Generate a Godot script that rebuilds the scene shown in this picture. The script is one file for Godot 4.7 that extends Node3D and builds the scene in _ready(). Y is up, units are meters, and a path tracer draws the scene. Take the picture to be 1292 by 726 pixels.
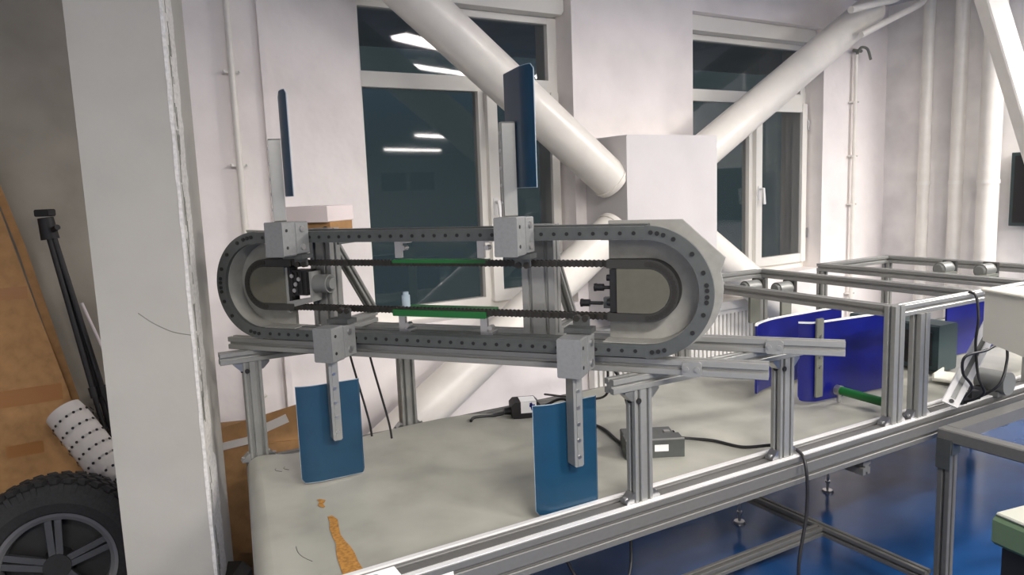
extends Node3D
# Workshop hall at night: an oblique paddle sorter standing over a belt conveyor, window wall behind.

const ANG_C := 29.5      # the conveyor's frame: x along the belt, z across it
const ANG_M := -22.0     # the sorter's frame: x along the track, z its front
const ANG_W := 32.0      # the building's frame: x along the window wall, z into the room
const O := Vector3(0.334, 0.0, -1.95)
const YC := 1.315        # height of the track's middle
const A0 := -1.235       # left and right ring centres along the track
const A1 := 0.027
var M := {}
var used := {}

# ------------------------------------------------------------------ mesh builder
class MB:
	var st := SurfaceTool.new()
	var xf := Transform3D.IDENTITY
	func _init(x := Transform3D.IDENTITY):
		st.begin(Mesh.PRIMITIVE_TRIANGLES)
		xf = x
	func tri(a: Vector3, b: Vector3, c: Vector3, na: Vector3, nb: Vector3, nc: Vector3):
		if (b - a).cross(c - a).dot(na + nb + nc) > 0.0:
			var t = b; b = c; c = t
			t = nb; nb = nc; nc = t
		for p in [[a, na], [b, nb], [c, nc]]:
			st.set_normal((xf.basis * p[1]).normalized())
			st.add_vertex(xf * p[0])
	func quad(a: Vector3, b: Vector3, c: Vector3, d: Vector3, n: Vector3):
		tri(a, b, c, n, n, n); tri(a, c, d, n, n, n)
	func box(c: Vector3, s: Vector3, bs := Basis.IDENTITY, ch := 0.0):
		var h = s * 0.5
		if ch > 0.0:
			var pl = PackedVector2Array([Vector2(h.x - ch, -h.y), Vector2(h.x, -h.y + ch), Vector2(h.x, h.y - ch), Vector2(h.x - ch, h.y), Vector2(-h.x + ch, h.y), Vector2(-h.x, h.y - ch), Vector2(-h.x, -h.y + ch), Vector2(-h.x + ch, -h.y)])
			prism(pl, -h.z, h.z, Transform3D(bs, c))
			return self
		for ax in 3:
			for sg in [-1.0, 1.0]:
				var n = Vector3.ZERO; n[ax] = sg
				var u = Vector3.ZERO; u[(ax + 1) % 3] = h[(ax + 1) % 3]
				var v = Vector3.ZERO; v[(ax + 2) % 3] = h[(ax + 2) % 3]
				var o: Vector3 = n * h[ax]
				quad(c + bs * (o - u - v), c + bs * (o + u - v), c + bs * (o + u + v), c + bs * (o - u + v), bs * n)
		return self
	func prism(poly: PackedVector2Array, z0: float, z1: float, t := Transform3D.IDENTITY):
		var n = poly.size()
		var idx = Geometry2D.triangulate_polygon(poly)
		for k in range(0, idx.size(), 3):
			for e in [[z0, -1.0], [z1, 1.0]]:
				var q = []
				for j in 3:
					var p = poly[idx[k + j]]
					q.append(t * Vector3(p.x, p.y, e[0]))
				var nn: Vector3 = t.basis * Vector3(0, 0, e[1])
				tri(q[0], q[1], q[2], nn, nn, nn)
		var area = 0.0
		for i in n:
			area += poly[i].cross(poly[(i + 1) % n])
		for i in n:
			var p = poly[i]; var q = poly[(i + 1) % n]
			var d = (q - p)
			var nn2: Vector3 = t.basis * (Vector3(d.y, -d.x, 0) * signf(area))
			quad(t * Vector3(p.x, p.y, z0), t * Vector3(q.x, q.y, z0), t * Vector3(q.x, q.y, z1), t * Vector3(p.x, p.y, z1), nn2.normalized())
		return self
	func cyl(p0: Vector3, p1: Vector3, r0: float, r1 := -1.0, seg := 16, caps := true):
		if r1 < 0.0: r1 = r0
		var ax = (p1 - p0).normalized()
		var u = ax.cross(Vector3.UP if absf(ax.y) < 0.9 else Vector3.RIGHT).normalized()
		var v = ax.cross(u)
		for i in seg:
			var a = TAU * i / seg; var b = TAU * (i + 1) / seg
			var da = u * cos(a) + v * sin(a); var db = u * cos(b) + v * sin(b)
			tri(p0 + da * r0, p0 + db * r0, p1 + db * r1, da, db, db)
			tri(p0 + da * r0, p1 + db * r1, p1 + da * r1, da, db, da)
			if caps:
				tri(p0, p0 + da * r0, p0 + db * r0, -ax, -ax, -ax)
				tri(p1, p1 + da * r1, p1 + db * r1, ax, ax, ax)
		return self
	func tube(pts: Array, r: float, seg := 8):
		var n = pts.size()
		var u = Vector3.ZERO
		var rings = []
		for i in n:
			var t: Vector3 = (pts[mini(i + 1, n - 1)] - pts[maxi(i - 1, 0)]).normalized()
			if i == 0: u = t.cross(Vector3.UP if absf(t.y) < 0.9 else Vector3.RIGHT).normalized()
			else: u = (u - t * u.dot(t)).normalized()
			rings.append([u, t.cross(u).normalized(), t])
		for i in n - 1:
			for k in seg:
				var a = TAU * k / seg; var b = TAU * (k + 1) / seg
				var q = []
				for e in [[i, a], [i, b], [i + 1, b], [i + 1, a]]:
					var f = rings[e[0]]
					var d: Vector3 = f[0] * cos(e[1]) + f[1] * sin(e[1])
					q.append([pts[e[0]] + d * r, d])
				tri(q[0][0], q[1][0], q[2][0], q[0][1], q[1][1], q[2][1])
				tri(q[0][0], q[2][0], q[3][0], q[0][1], q[2][1], q[3][1])
		for e in [0, n - 1]:
			var nn: Vector3 = rings[e][2] * (-1.0 if e == 0 else 1.0)
			for k in seg:
				var a = TAU * k / seg; var b = TAU * (k + 1) / seg
				tri(pts[e], pts[e] + (rings[e][0] * cos(a) + rings[e][1] * sin(a)) * r, pts[e] + (rings[e][0] * cos(b) + rings[e][1] * sin(b)) * r, nn, nn, nn)
		return self
	func lathe(prof: Array, t: Transform3D, seg := 48):   # prof: Vector2(radius, along local z), smooth round the axis
		for i in prof.size() - 1:
			var p: Vector2 = prof[i]; var q: Vector2 = prof[i + 1]
			var d = q - p
			var n2 = Vector2(d.y, -d.x).normalized()
			for k in seg:
				var a = TAU * k / seg; var b = TAU * (k + 1) / seg
				var ca = Vector3(cos(a), sin(a), 0); var cb = Vector3(cos(b), sin(b), 0)
				var na: Vector3 = t.basis * (ca * n2.x + Vector3(0, 0, n2.y)); var nb: Vector3 = t.basis * (cb * n2.x + Vector3(0, 0, n2.y))
				tri(t * (ca * p.x + Vector3(0, 0, p.y)), t * (cb * p.x + Vector3(0, 0, p.y)), t * (cb * q.x + Vector3(0, 0, q.y)), na, nb, nb)
				tri(t * (ca * p.x + Vector3(0, 0, p.y)), t * (cb * q.x + Vector3(0, 0, q.y)), t * (ca * q.x + Vector3(0, 0, q.y)), na, nb, na)
		return self
	func strip(a: Array, b: Array):                         # smooth ribbon between two lines of points
		var n = a.size()
		var nr = []
		for i in n:
			var t: Vector3 = a[mini(i + 1, n - 1)] - a[maxi(i - 1, 0)]
			nr.append(t.cross(b[i] - a[i]).normalized())
		for i in n - 1:
			tri(a[i], a[i + 1], b[i + 1], nr[i], nr[i + 1], nr[i + 1])
			tri(a[i], b[i + 1], b[i], nr[i], nr[i + 1], nr[i])
		return self
	func ring(c: Vector2, r0: float, r1: float, z0: float, z1: float, a_from: float, a_to: float, ext := 0.0, seg := 40):   # U of a flat ring in xy, straight ends of length ext
		var inn = []; var out = []
		var dirs = []
		for i in seg + 1:
			var a: float = lerpf(a_from, a_to, float(i) / seg)
			dirs.append([Vector2(cos(a), sin(a)), Vector2.ZERO])
		if ext != 0.0:
			dirs.push_front([dirs[0][0], Vector2(ext, 0)]); dirs.append([dirs[-1][0], Vector2(ext, 0)])
		for d in dirs:
			inn.append(c + d[0] * r0 + d[1]); out.append(c + d[0] * r1 + d[1])
		for i in dirs.size() - 1:
			var p: Vector2 = inn[i]; var q: Vector2 = inn[i + 1]; var s: Vector2 = out[i + 1]; var w: Vector2 = out[i]
			for e in [[z0, -1.0], [z1, 1.0]]:
				quad(Vector3(p.x, p.y, e[0]), Vector3(q.x, q.y, e[0]), Vector3(s.x, s.y, e[0]), Vector3(w.x, w.y, e[0]), Vector3(0, 0, e[1]))
			for e in [[p, q, -1.0], [w, s, 1.0]]:
				var n0 = Vector3(dirs[i][0].x, dirs[i][0].y, 0) * e[2]; var n1 = Vector3(dirs[i + 1][0].x, dirs[i + 1][0].y, 0) * e[2]
				var k0 = Vector3(e[0].x, e[0].y, z0); var k1 = Vector3(e[1].x, e[1].y, z0); var k2 = Vector3(e[1].x, e[1].y, z1); var k3 = Vector3(e[0].x, e[0].y, z1)
				tri(k0, k1, k2, n0, n1, n1); tri(k0, k2, k3, n0, n1, n0)
		for i in [0, dirs.size() - 1]:
			var p: Vector2 = inn[i]; var w: Vector2 = out[i]
			var nn = Vector3(-dirs[i][0].y, dirs[i][0].x, 0) * (-1.0 if i == 0 else 1.0)
			quad(Vector3(p.x, p.y, z0), Vector3(w.x, w.y, z0), Vector3(w.x, w.y, z1), Vector3(p.x, p.y, z1), nn)
		return self
	func bar(p0: Vector3, p1: Vector3, w: float, h: float, up := Vector3.UP, nw := 1, nh := 1):   # slotted aluminium extrusion
		var z = (p1 - p0).normalized()
		var x = up.cross(z).normalized()
		var y = z.cross(x)
		prism(MB.section(w, h, nw, nh), 0.0, p0.distance_to(p1), Transform3D(Basis(x, y, z), p0))
		return self
	static func section(w: float, h: float, nw: int, nh: int) -> PackedVector2Array:
		var out = PackedVector2Array()
		var so = 0.0042
		var dp = 0.010
		var ch = 0.0015
		for side in 4:
			var ln: float = w if side % 2 == 0 else h
			var dist: float = (h if side % 2 == 0 else w) * 0.5
			var k: int = nw if side % 2 == 0 else nh
			var seq = [Vector2(-ln * 0.5 + ch, 0)]
			for i in k:
				var m: float = -ln * 0.5 + ln * (i + 0.5) / k
				seq.append_array([Vector2(m - so - 0.002, 0), Vector2(m - so, 0.002), Vector2(m - so, dp), Vector2(m + so, dp), Vector2(m + so, 0.002), Vector2(m + so + 0.002, 0)])
			seq.append(Vector2(ln * 0.5 - ch, 0))
			for q in seq:
				var v = Vector2(q.x, -dist + q.y)
				out.append(v.rotated(side * PI / 2))
		return out

# ------------------------------------------------------------------ naming helpers
func numbered(called: String) -> String:
	var k: int = used.get(called, 0)
	used[called] = k + 1
	return called if k == 0 else "%s_%03d" % [called, k]
func tag(o, label := "", category := "", group := "", kind := ""):
	if label: o.set_meta("label", label)
	if category: o.set_meta("category", category)
	if group: o.set_meta("group", group)
	if kind: o.set_meta("kind", kind)
	return o
func thing(called: String, at: Vector3, deg: float, label: String, category: String, group := "") -> Node3D:
	var o = Node3D.new()
	o.name = numbered(called)
	add_child(o)
	o.position = at
	o.rotation_degrees.y = deg
	tag(o, label, category, group)
	return o
func put(called: String, b: MB, m: Material, parent: Node, kind := "", label := "") -> MeshInstance3D:
	var o = MeshInstance3D.new()
	var n = 0
	for ch in parent.get_children():
		if str(ch.name) == called or str(ch.name).begins_with(called + "_0"): n += 1
	o.name = called if n == 0 else "%s_%03d" % [called, n]
	o.mesh = b.st.commit()
	o.material_override = m
	parent.add_child(o, true)
	tag(o, label, "", "", kind)
	return o
func struct(called: String, b: MB, m: Material, label: String, at := Vector3.ZERO, deg := 0.0, category := "") -> MeshInstance3D:
	var o = MeshInstance3D.new()
	o.name = called
	o.mesh = b.st.commit()
	o.material_override = m
	add_child(o)
	o.position = at
	o.rotation_degrees.y = deg
	tag(o, label, category if category else called.split("_")[0], "", "structure")
	return o
func C(s: float, y: float, t: float) -> Vector3: return O + Basis(Vector3.UP, deg_to_rad(ANG_C)) * Vector3(s, y, t)
const PIVOT := -0.5      # the sorter is turned a little on the stand about this point
func T(a: float, y: float, n: float) -> Vector3: return O + Basis(Vector3.UP, deg_to_rad(-22.0)) * Vector3(PIVOT, 0, 0) + Basis(Vector3.UP, deg_to_rad(ANG_M)) * Vector3(a - PIVOT, y, n)
func W(s: float, y: float, n: float) -> Vector3: return Basis(Vector3.UP, deg_to_rad(ANG_W)) * Vector3(s, y, n)
func from(base: Vector3) -> MB: return MB.new(Transform3D(Basis.IDENTITY, -base))   # shapes given in a frame, moved to the thing's base
func smooth(pts: Array, per := 8) -> Array:
	var cv = Curve3D.new()
	for i in pts.size():
		var t: Vector3 = (pts[mini(i + 1, pts.size() - 1)] - pts[maxi(i - 1, 0)]) / 6.0
		cv.add_point(pts[i], -t, t)
	var out = []
	for i in pts.size() - 1:
		for k in per: out.append(cv.sample(i, float(k) / per))
	out.append(pts[-1])
	return out

# ------------------------------------------------------------------ materials
func noise_tex(freq: float, ramp: Array, sd: int, oct := 4) -> NoiseTexture2D:
	var n = FastNoiseLite.new()
	n.seed = sd; n.frequency = freq; n.fractal_octaves = oct
	var t = NoiseTexture2D.new()
	t.width = 256; t.height = 256; t.seamless = true; t.noise = n
	var g = Gradient.new()
	g.offsets = PackedFloat32Array([0.0, 0.5, 1.0])
	g.colors = PackedColorArray(ramp)
	t.color_ramp = g
	return t
func noise_normal(freq: float, sd: int, strength: float) -> NoiseTexture2D:
	var n = FastNoiseLite.new()
	n.seed = sd; n.frequency = freq; n.fractal_octaves = 4
	var t = NoiseTexture2D.new()
	t.width = 256; t.height = 256; t.seamless = true; t.noise = n; t.as_normal_map = true; t.bump_strength = strength
	return t
func mat(c: Color, rough: float, metal := 0.0) -> StandardMaterial3D:
	var m = StandardMaterial3D.new()
	m.albedo_color = c; m.roughness = rough; m.metallic = metal
	return m
func grained(c: Color, rough: float, metal: float, freq: float, spread: float, scale: float, sd: int, bump := 0.0) -> StandardMaterial3D:
	var m = mat(c, rough, metal)
	var lo = 1.0 - spread
	m.albedo_texture = noise_tex(freq, [Color(lo, lo, lo), Color(1.0 - spread * 0.4, 1.0 - spread * 0.4, 1.0 - spread * 0.4), Color.WHITE], sd)
	m.uv1_triplanar = true
	m.uv1_scale = Vector3.ONE * scale
	if bump > 0.0:
		m.normal_enabled = true
		m.normal_texture = noise_normal(freq * 2.0, sd + 1, bump)
		m.normal_scale = 0.5
	return m
func rgb(r: int, g: int, b: int) -> Color: return Color(r / 255.0, g / 255.0, b / 255.0)
func make_materials():
	M.wall = grained(rgb(245, 239, 235), 0.85, 0, 0.01, 0.06, 0.7, 3, 1.5)
	M.side = grained(rgb(246, 243, 240), 0.85, 0, 0.01, 0.10, 0.9, 5, 1.5)
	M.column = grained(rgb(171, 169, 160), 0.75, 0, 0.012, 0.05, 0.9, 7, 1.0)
	M.plaster = grained(rgb(228, 226, 220), 0.95, 0, 0.05, 0.22, 4.0, 9, 2.0)
	M.taupe = grained(rgb(166, 160, 146), 0.9, 0, 0.01, 0.12, 0.8, 11, 1.5)  # puts the shade beside the column into the wall colour
	M.ceiling = grained(rgb(196, 196, 204), 0.9, 0, 0.01, 0.08, 0.6, 13)
	M.floor = grained(rgb(30, 70, 120), 0.16, 0, 0.01, 0.22, 0.6, 15)
	M.floor.metallic_specular = 0.32
	M.frame = mat(rgb(232, 230, 222), 0.45)
	M.gasket = mat(rgb(60, 62, 62), 0.7)
	M.pipe = grained(rgb(238, 234, 224), 0.32, 0, 0.02, 0.05, 1.2, 17)
	M.bright = mat(rgb(228, 228, 226), 0.4, 0.3)  # brighter aluminium that paints the lit top edges of the front rail
	M.alu = grained(rgb(150, 151, 147), 0.38, 0.5, 0.03, 0.03, 6.0, 19)
	M.rail = grained(rgb(108, 108, 105), 0.48, 0.35, 0.03, 0.04, 5.0, 21)
	M.plate = grained(rgb(94, 98, 96), 0.45, 0.55, 0.02, 0.08, 4.0, 23)
	M.recess = grained(rgb(150, 150, 143), 0.5, 0.1, 0.02, 0.08, 4.0, 41)
	M.block = grained(rgb(146, 148, 146), 0.5, 0.5, 0.03, 0.06, 8.0, 25)
	M.steel = mat(rgb(175, 175, 175), 0.28, 0.9)
	M.dark = mat(rgb(34, 34, 34), 0.5, 0.3)
	M.chain = mat(rgb(52, 50, 46), 0.45, 0.5)
	M.guide = mat(rgb(46, 46, 42), 0.55)
	M.beige = grained(rgb(92, 91, 78), 0.55, 0.1, 0.02, 0.06, 5.0, 27)
	M.green = mat(rgb(16, 92, 38), 0.4)
	M.film = grained(rgb(6, 56, 82), 0.45, 0.0, 0.01, 0.12, 4.0, 29)
	M.edge = mat(rgb(160, 176, 184), 0.4)
	M.paper = mat(rgb(214, 208, 198), 0.7)
	M.belt = grained(rgb(166, 166, 154), 0.38, 0, 0.012, 0.12, 1.3, 31)
	M.stain = grained(rgb(196, 142, 68), 0.6, 0, 0.03, 0.35, 9.0, 33)
	M.blue = grained(rgb(5, 14, 108), 0.35, 0, 0.02, 0.08, 3.0, 35)
	M.white = mat(rgb(236, 236, 234), 0.5)
	M.cream = mat(rgb(206, 204, 190), 0.5)
	M.motor = mat(rgb(122, 124, 120), 0.45, 0.3)
	M.kraft = grained(rgb(168, 128, 82), 0.85, 0, 0.02, 0.14, 3.0, 37)
	M.tape = mat(rgb(150, 104, 58), 0.3)
	M.rubber = grained(rgb(44, 44, 44), 0.8, 0, 0.04, 0.3, 6.0, 39)
	M.black = mat(rgb(22, 22, 23), 0.55)
	M.cable = mat(rgb(28, 28, 30), 0.5)
	M.greygreen = mat(rgb(120, 122, 112), 0.5, 0.2)
	M.tealdark = mat(rgb(44, 60, 62), 0.4)
	M.pale = mat(rgb(216, 205, 202), 0.7)
	M.lampbody = mat(rgb(235, 235, 235), 0.5)
	var g = mat(Color(0.10, 0.14, 0.15, 0.25), 0.03)
	g.transparency = BaseMaterial3D.TRANSPARENCY_ALPHA
	M.glass = g
	var e = mat(Color.WHITE, 0.6)
	e.emission_enabled = true; e.emission = Color(1.0, 0.97, 0.95); e.emission_energy_multiplier = 9.0
	M.glow = e

# ------------------------------------------------------------------ the hall
func lamp(p0: Vector3, p1: Vector3, wd: float, label: String, energy: float):
	var mid = (p0 + p1) * 0.5
	var d = p1 - p0
	var ang = rad_to_deg(atan2(-d.z, d.x))
	var t = thing("ceiling_lamp", mid, ang, label, "lamp", "hall ceiling lamps")
	var ln = d.length()
	var b = MB.new(); b.box(Vector3(0, 0.045, 0), Vector3(ln + 0.04, 0.05, wd + 0.03), Basis.IDENTITY, 0.008)
	b.box(Vector3(0, 0.09, 0), Vector3(0.25, 0.05, 0.05))
	put("lamp_body", b, M.lampbody, t)
	b = MB.new(); b.box(Vector3(0, 0.01, 0), Vector3(ln, 0.03, wd), Basis.IDENTITY, 0.006)
	put("diffuser", b, M.glow, t)
	var l = AreaLight3D.new()
	l.name = "lamp_light"
	l.area_size = Vector2(ln, wd)
	l.light_color = Color(1.0, 0.97, 0.95)
	l.light_energy = energy
	l.area_range = 30.0
	l.shadow_enabled = true
	t.add_child(l)
	l.position = Vector3(0, -0.015, 0)
	l.rotation_degrees.x = -90

func window(n: int, s0: float, s1: float, mull: float, label: String):
	# opening from s0 to s1; a top light over a fixed pane on the left and an opening sash on the right
	var base = Vector3((s0 + s1) * 0.5, 0.84, -4.0)
	var t = Node3D.new()
	t.name = "window_%d" % n
	add_child(t)
	t.position = W(base.x, base.y, base.z); t.rotation_degrees.y = ANG_W
	tag(t, label, "window", "", "structure")
	var y0 = 0.85; var y1 = 2.66; var tr = 2.23
	var b = from(base)
	b.box(Vector3(s0 + 0.035, (y0 + y1) / 2, -4.0), Vector3(0.07, y1 - y0, 0.07), Basis.IDENTITY, 0.006)
	b.box(Vector3(s1 - 0.035, (y0 + y1) / 2, -4.0), Vector3(0.07, y1 - y0, 0.07), Basis.IDENTITY, 0.006)
	b.box(Vector3((s0 + s1) / 2, y1 - 0.02, -4.0), Vector3(s1 - s0 - 0.14, 0.04, 0.068))
	b.box(Vector3((s0 + s1) / 2, y0 + 0.04, -4.0), Vector3(s1 - s0 - 0.14, 0.08, 0.068))
	b.box(Vector3((s0 + s1) / 2, tr, -4.0), Vector3(s1 - s0 - 0.14, 0.085, 0.072))
	b.box(Vector3(mull, (y0 + tr) / 2 + 0.02, -4.0), Vector3(0.06, tr - y0 - 0.12, 0.07))
	put("window_frame", b, M.frame, t)
	var gl = func(called: String, x0: float, x1: float, yy0: float, yy1: float, z: float, parent: Node, off: Vector3):
		var q = from(base + off)
		q.box(Vector3((x0 + x1) / 2, (yy0 + yy1) / 2, z), Vector3(x1 - x0, yy1 - yy0, 0.006))
		put(called, q, M.glass, parent)
	gl.call("pane", s0 + 0.065, s1 - 0.065, tr + 0.04, y1 - 0.035, -4.0, t, Vector3.ZERO)
	gl.call("pane", s0 + 0.065, mull - 0.028, y0 + 0.075, tr - 0.04, -4.0, t, Vector3.ZERO)
	var x0 = mull + 0.012; var x1 = s1 - 0.02
	b = from(base)
	var yb = y0 + 0.05; var yt = tr - 0.035
	b.box(Vector3(x0 + 0.035, (yb + yt) / 2, -3.955), Vector3(0.07, yt - yb, 0.05), Basis.IDENTITY, 0.006)
	b.box(Vector3(x1 - 0.03, (yb + yt) / 2, -3.955), Vector3(0.06, yt - yb, 0.05), Basis.IDENTITY, 0.006)
	b.box(Vector3((x0 + x1) / 2, yb + 0.035, -3.955), Vector3(x1 - x0 - 0.13, 0.07, 0.048))
	b.box(Vector3((x0 + x1) / 2, yt - 0.035, -3.955), Vector3(x1 - x0 - 0.13, 0.07, 0.048))
	var sash = put("sash", b, M.frame, t)
	gl.call("pane", x0 + 0.065, x1 - 0.055, yb + 0.065, yt - 0.065, -3.955, sash, Vector3.ZERO)
	b = from(base)
	b.box(Vector3(x0 + 0.03, 1.49, -3.926), Vector3(0.026, 0.11, 0.010), Basis.IDENTITY, 0.004)
	b.cyl(Vector3(x0 + 0.03, 1.52, -3.92), Vector3(x0 + 0.03, 1.52, -3.885), 0.010)
	b.box(Vector3(x0 + 0.034, 1.465, -3.882), Vector3(0.02, 0.13, 0.014), Basis(Vector3(0, 0, 1), 0.12), 0.004)
	put("handle", b, M.white, sash)
	b = from(base)
	for yy in [y0 + 0.25, tr - 0.25]: b.cyl(Vector3(s1 - 0.012, yy, -3.925), Vector3(s1 - 0.012, yy + 0.08, -3.925), 0.008)
	put("hinge", b, M.steel, t)
	b = from(base)
	b.box(Vector3((s0 + s1) / 2, 2.715, -3.93), Vector3(s1 - s0 - 0.01, 0.105, 0.12), Basis.IDENTITY, 0.02)
	b.box(Vector3((s0 + s1) / 2, 2.672, -3.90), Vector3(s1 - s0 - 0.02, 0.016, 0.03))
	put("blind_box", b, M.frame, t)

func build_hall():
	var b = MB.new(); b.box(Vector3(6, -0.1, 6), Vector3(20, 0.2, 26))
	struct("floor", b, M.floor, "glossy blue epoxy floor of the hall", Vector3.ZERO, ANG_W)
	b = MB.new(); b.box(Vector3(6, 3.17, 6), Vector3(20, 0.3, 26))
	struct("ceiling", b, M.ceiling, "grey white ceiling slab of the hall", Vector3.ZERO, ANG_W)
	# window wall: piers, breast walls and lintels round two openings
	b = MB.new()
	var zc = -4.0
	var seg = func(x0: float, x1: float, y0: float, y1: float): b.box(Vector3((x0 + x1) / 2, (y0 + y1) / 2, zc), Vector3(x1 - x0, y1 - y0, 0.4))
	seg.call(0.2, 1.48, 0.0, 3.02); seg.call(2.88, 3.93, 0.0, 3.02); seg.call(5.40, 6.5, 0.0, 3.02)
	for o in [[1.48, 2.88], [3.93, 5.40]]:
		seg.call(o[0], o[1], 0.0, 0.85); seg.call(o[0], o[1], 2.77, 3.02)
	b.box(Vector3(0.98, 1.51, -3.79), Vector3(0.03, 3.02, 0.03))     # plaster bead by the first window
	struct("wall_back", b, M.wall, "white plastered wall with the two dark windows", Vector3.ZERO, ANG_W)
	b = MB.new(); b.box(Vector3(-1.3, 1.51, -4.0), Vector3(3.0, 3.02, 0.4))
	struct("wall_alcove", b, M.taupe, "taupe alcove wall beside the white column, shade painted into its colour", Vector3.ZERO, ANG_W)
	b = MB.new(); b.box(Vector3(-2.9, 1.51, 6.6), Vector3(0.2, 3.02, 23))
	struct("wall_left", b, M.side, "grey white side wall at the alcove end", Vector3.ZERO, ANG_W)
	b = MB.new(); b.box(Vector3(6.42, 1.51, -2.7), Vector3(0.3, 3.02, 2.2)); b.box(Vector3(11.2, 1.51, -3.9), Vector3(9.4, 3.02, 0.2))
	struct("wall_right", b, M.side, "grey white projecting wall behind the vertical pipes", Vector3.ZERO, ANG_W)
	b = MB.new(); b.box(Vector3(15.9, 1.51, 6.6), Vector3(0.2, 3.02, 23))
	struct("wall_end", b, M.side, "plain white end wall of the hall", Vector3.ZERO, ANG_W)
	b = MB.new(); b.box(Vector3(6.5, 1.51, 18.5), Vector3(18.9, 3.02, 0.2))
	struct("wall_front", b, M.side, "plain white wall opposite the windows", Vector3.ZERO, ANG_W)
	window(1, 1.48, 2.88, 2.315, "white framed dark window behind the paddle sorter")
	window(2, 3.93, 5.40, 4.745, "white framed dark window right of the bracing node")
	# column with a broken plaster corner
	var base = Vector3(-1.156, 0.0, -2.387)
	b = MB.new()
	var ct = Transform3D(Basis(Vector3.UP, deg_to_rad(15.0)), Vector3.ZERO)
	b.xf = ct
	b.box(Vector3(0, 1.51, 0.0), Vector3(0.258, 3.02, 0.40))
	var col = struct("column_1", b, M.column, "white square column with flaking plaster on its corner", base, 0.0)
	b = MB.new(ct)
	var rg = RandomNumberGenerator.new(); rg.seed = 5
	var seg_n = 90
	for side in 2:                                           # ragged plaster skin wrapping the corner
		var pa = []; var pb = []
		for i in seg_n + 1:
			var y: float = 3.0 * i / seg_n
			var wdt: float = (0.008 if side == 0 else 0.15) + rg.randf() * (0.003 if side == 0 else 0.03) + (0.04 if y < 0.75 and side == 1 else 0.0)
			if side == 0:
				pa.append(Vector3(0.130 - wdt, y, 0.2015)); pb.append(Vector3(0.1305, y, 0.2015))
			else:
				pa.append(Vector3(0.1305, y, 0.2015)); pb.append(Vector3(0.1298, y, 0.2015 - wdt))
		b.strip(pa, pb)
	put("flaking_plaster", b, M.plaster, col)
	b = MB.new(ct)
	for i in 80:
		var y: float = 0.1 + rg.randf() * 2.8
		var z: float = 0.13 + rg.randf() * 0.045
		b.box(Vector3(0.1302, y, z), Vector3(0.002, 0.02 + rg.randf() * 0.07, 0.005 + rg.randf() * 0.008), Basis(Vector3(1, 0, 0), rg.randf_range(-0.25, 0.25)))
	put("plaster_crack", b, M.greygreen, col, "stuff")
	b = MB.new(ct)
	b.tube(smooth([Vector3(-0.02, 1.27, 0.2005), Vector3(0.02, 1.235, 0.2005), Vector3(0.07, 1.205, 0.2005), Vector3(0.122, 1.19, 0.2005)]), 0.0012, 4)
	put("scratch", b, M.greygreen, col)

func build_boards():
	for e in [[11.37, "dark board on the wall opposite the windows, mirrored left in the first window"], [12.55, "dark board on the wall opposite the windows, mirrored right in the first window"]]:
		var t = thing("wall_board", W(e[0], 1.66, 18.37), ANG_W, e[1], "board", "dark boards on the far wall")
		var b = MB.new(); b.box(Vector3(0, 0.34, 0), Vector3(1.02, 0.68, 0.04), Basis.IDENTITY, 0.006)
		put("panel", b, M.black, t)
		b = MB.new(); b.box(Vector3(0, 0.69, -0.005), Vector3(1.06, 0.02, 0.05)); b.box(Vector3(0, -0.01, -0.005), Vector3(1.06, 0.02, 0.05))
		put("frame", b, M.frame, t)

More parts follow.
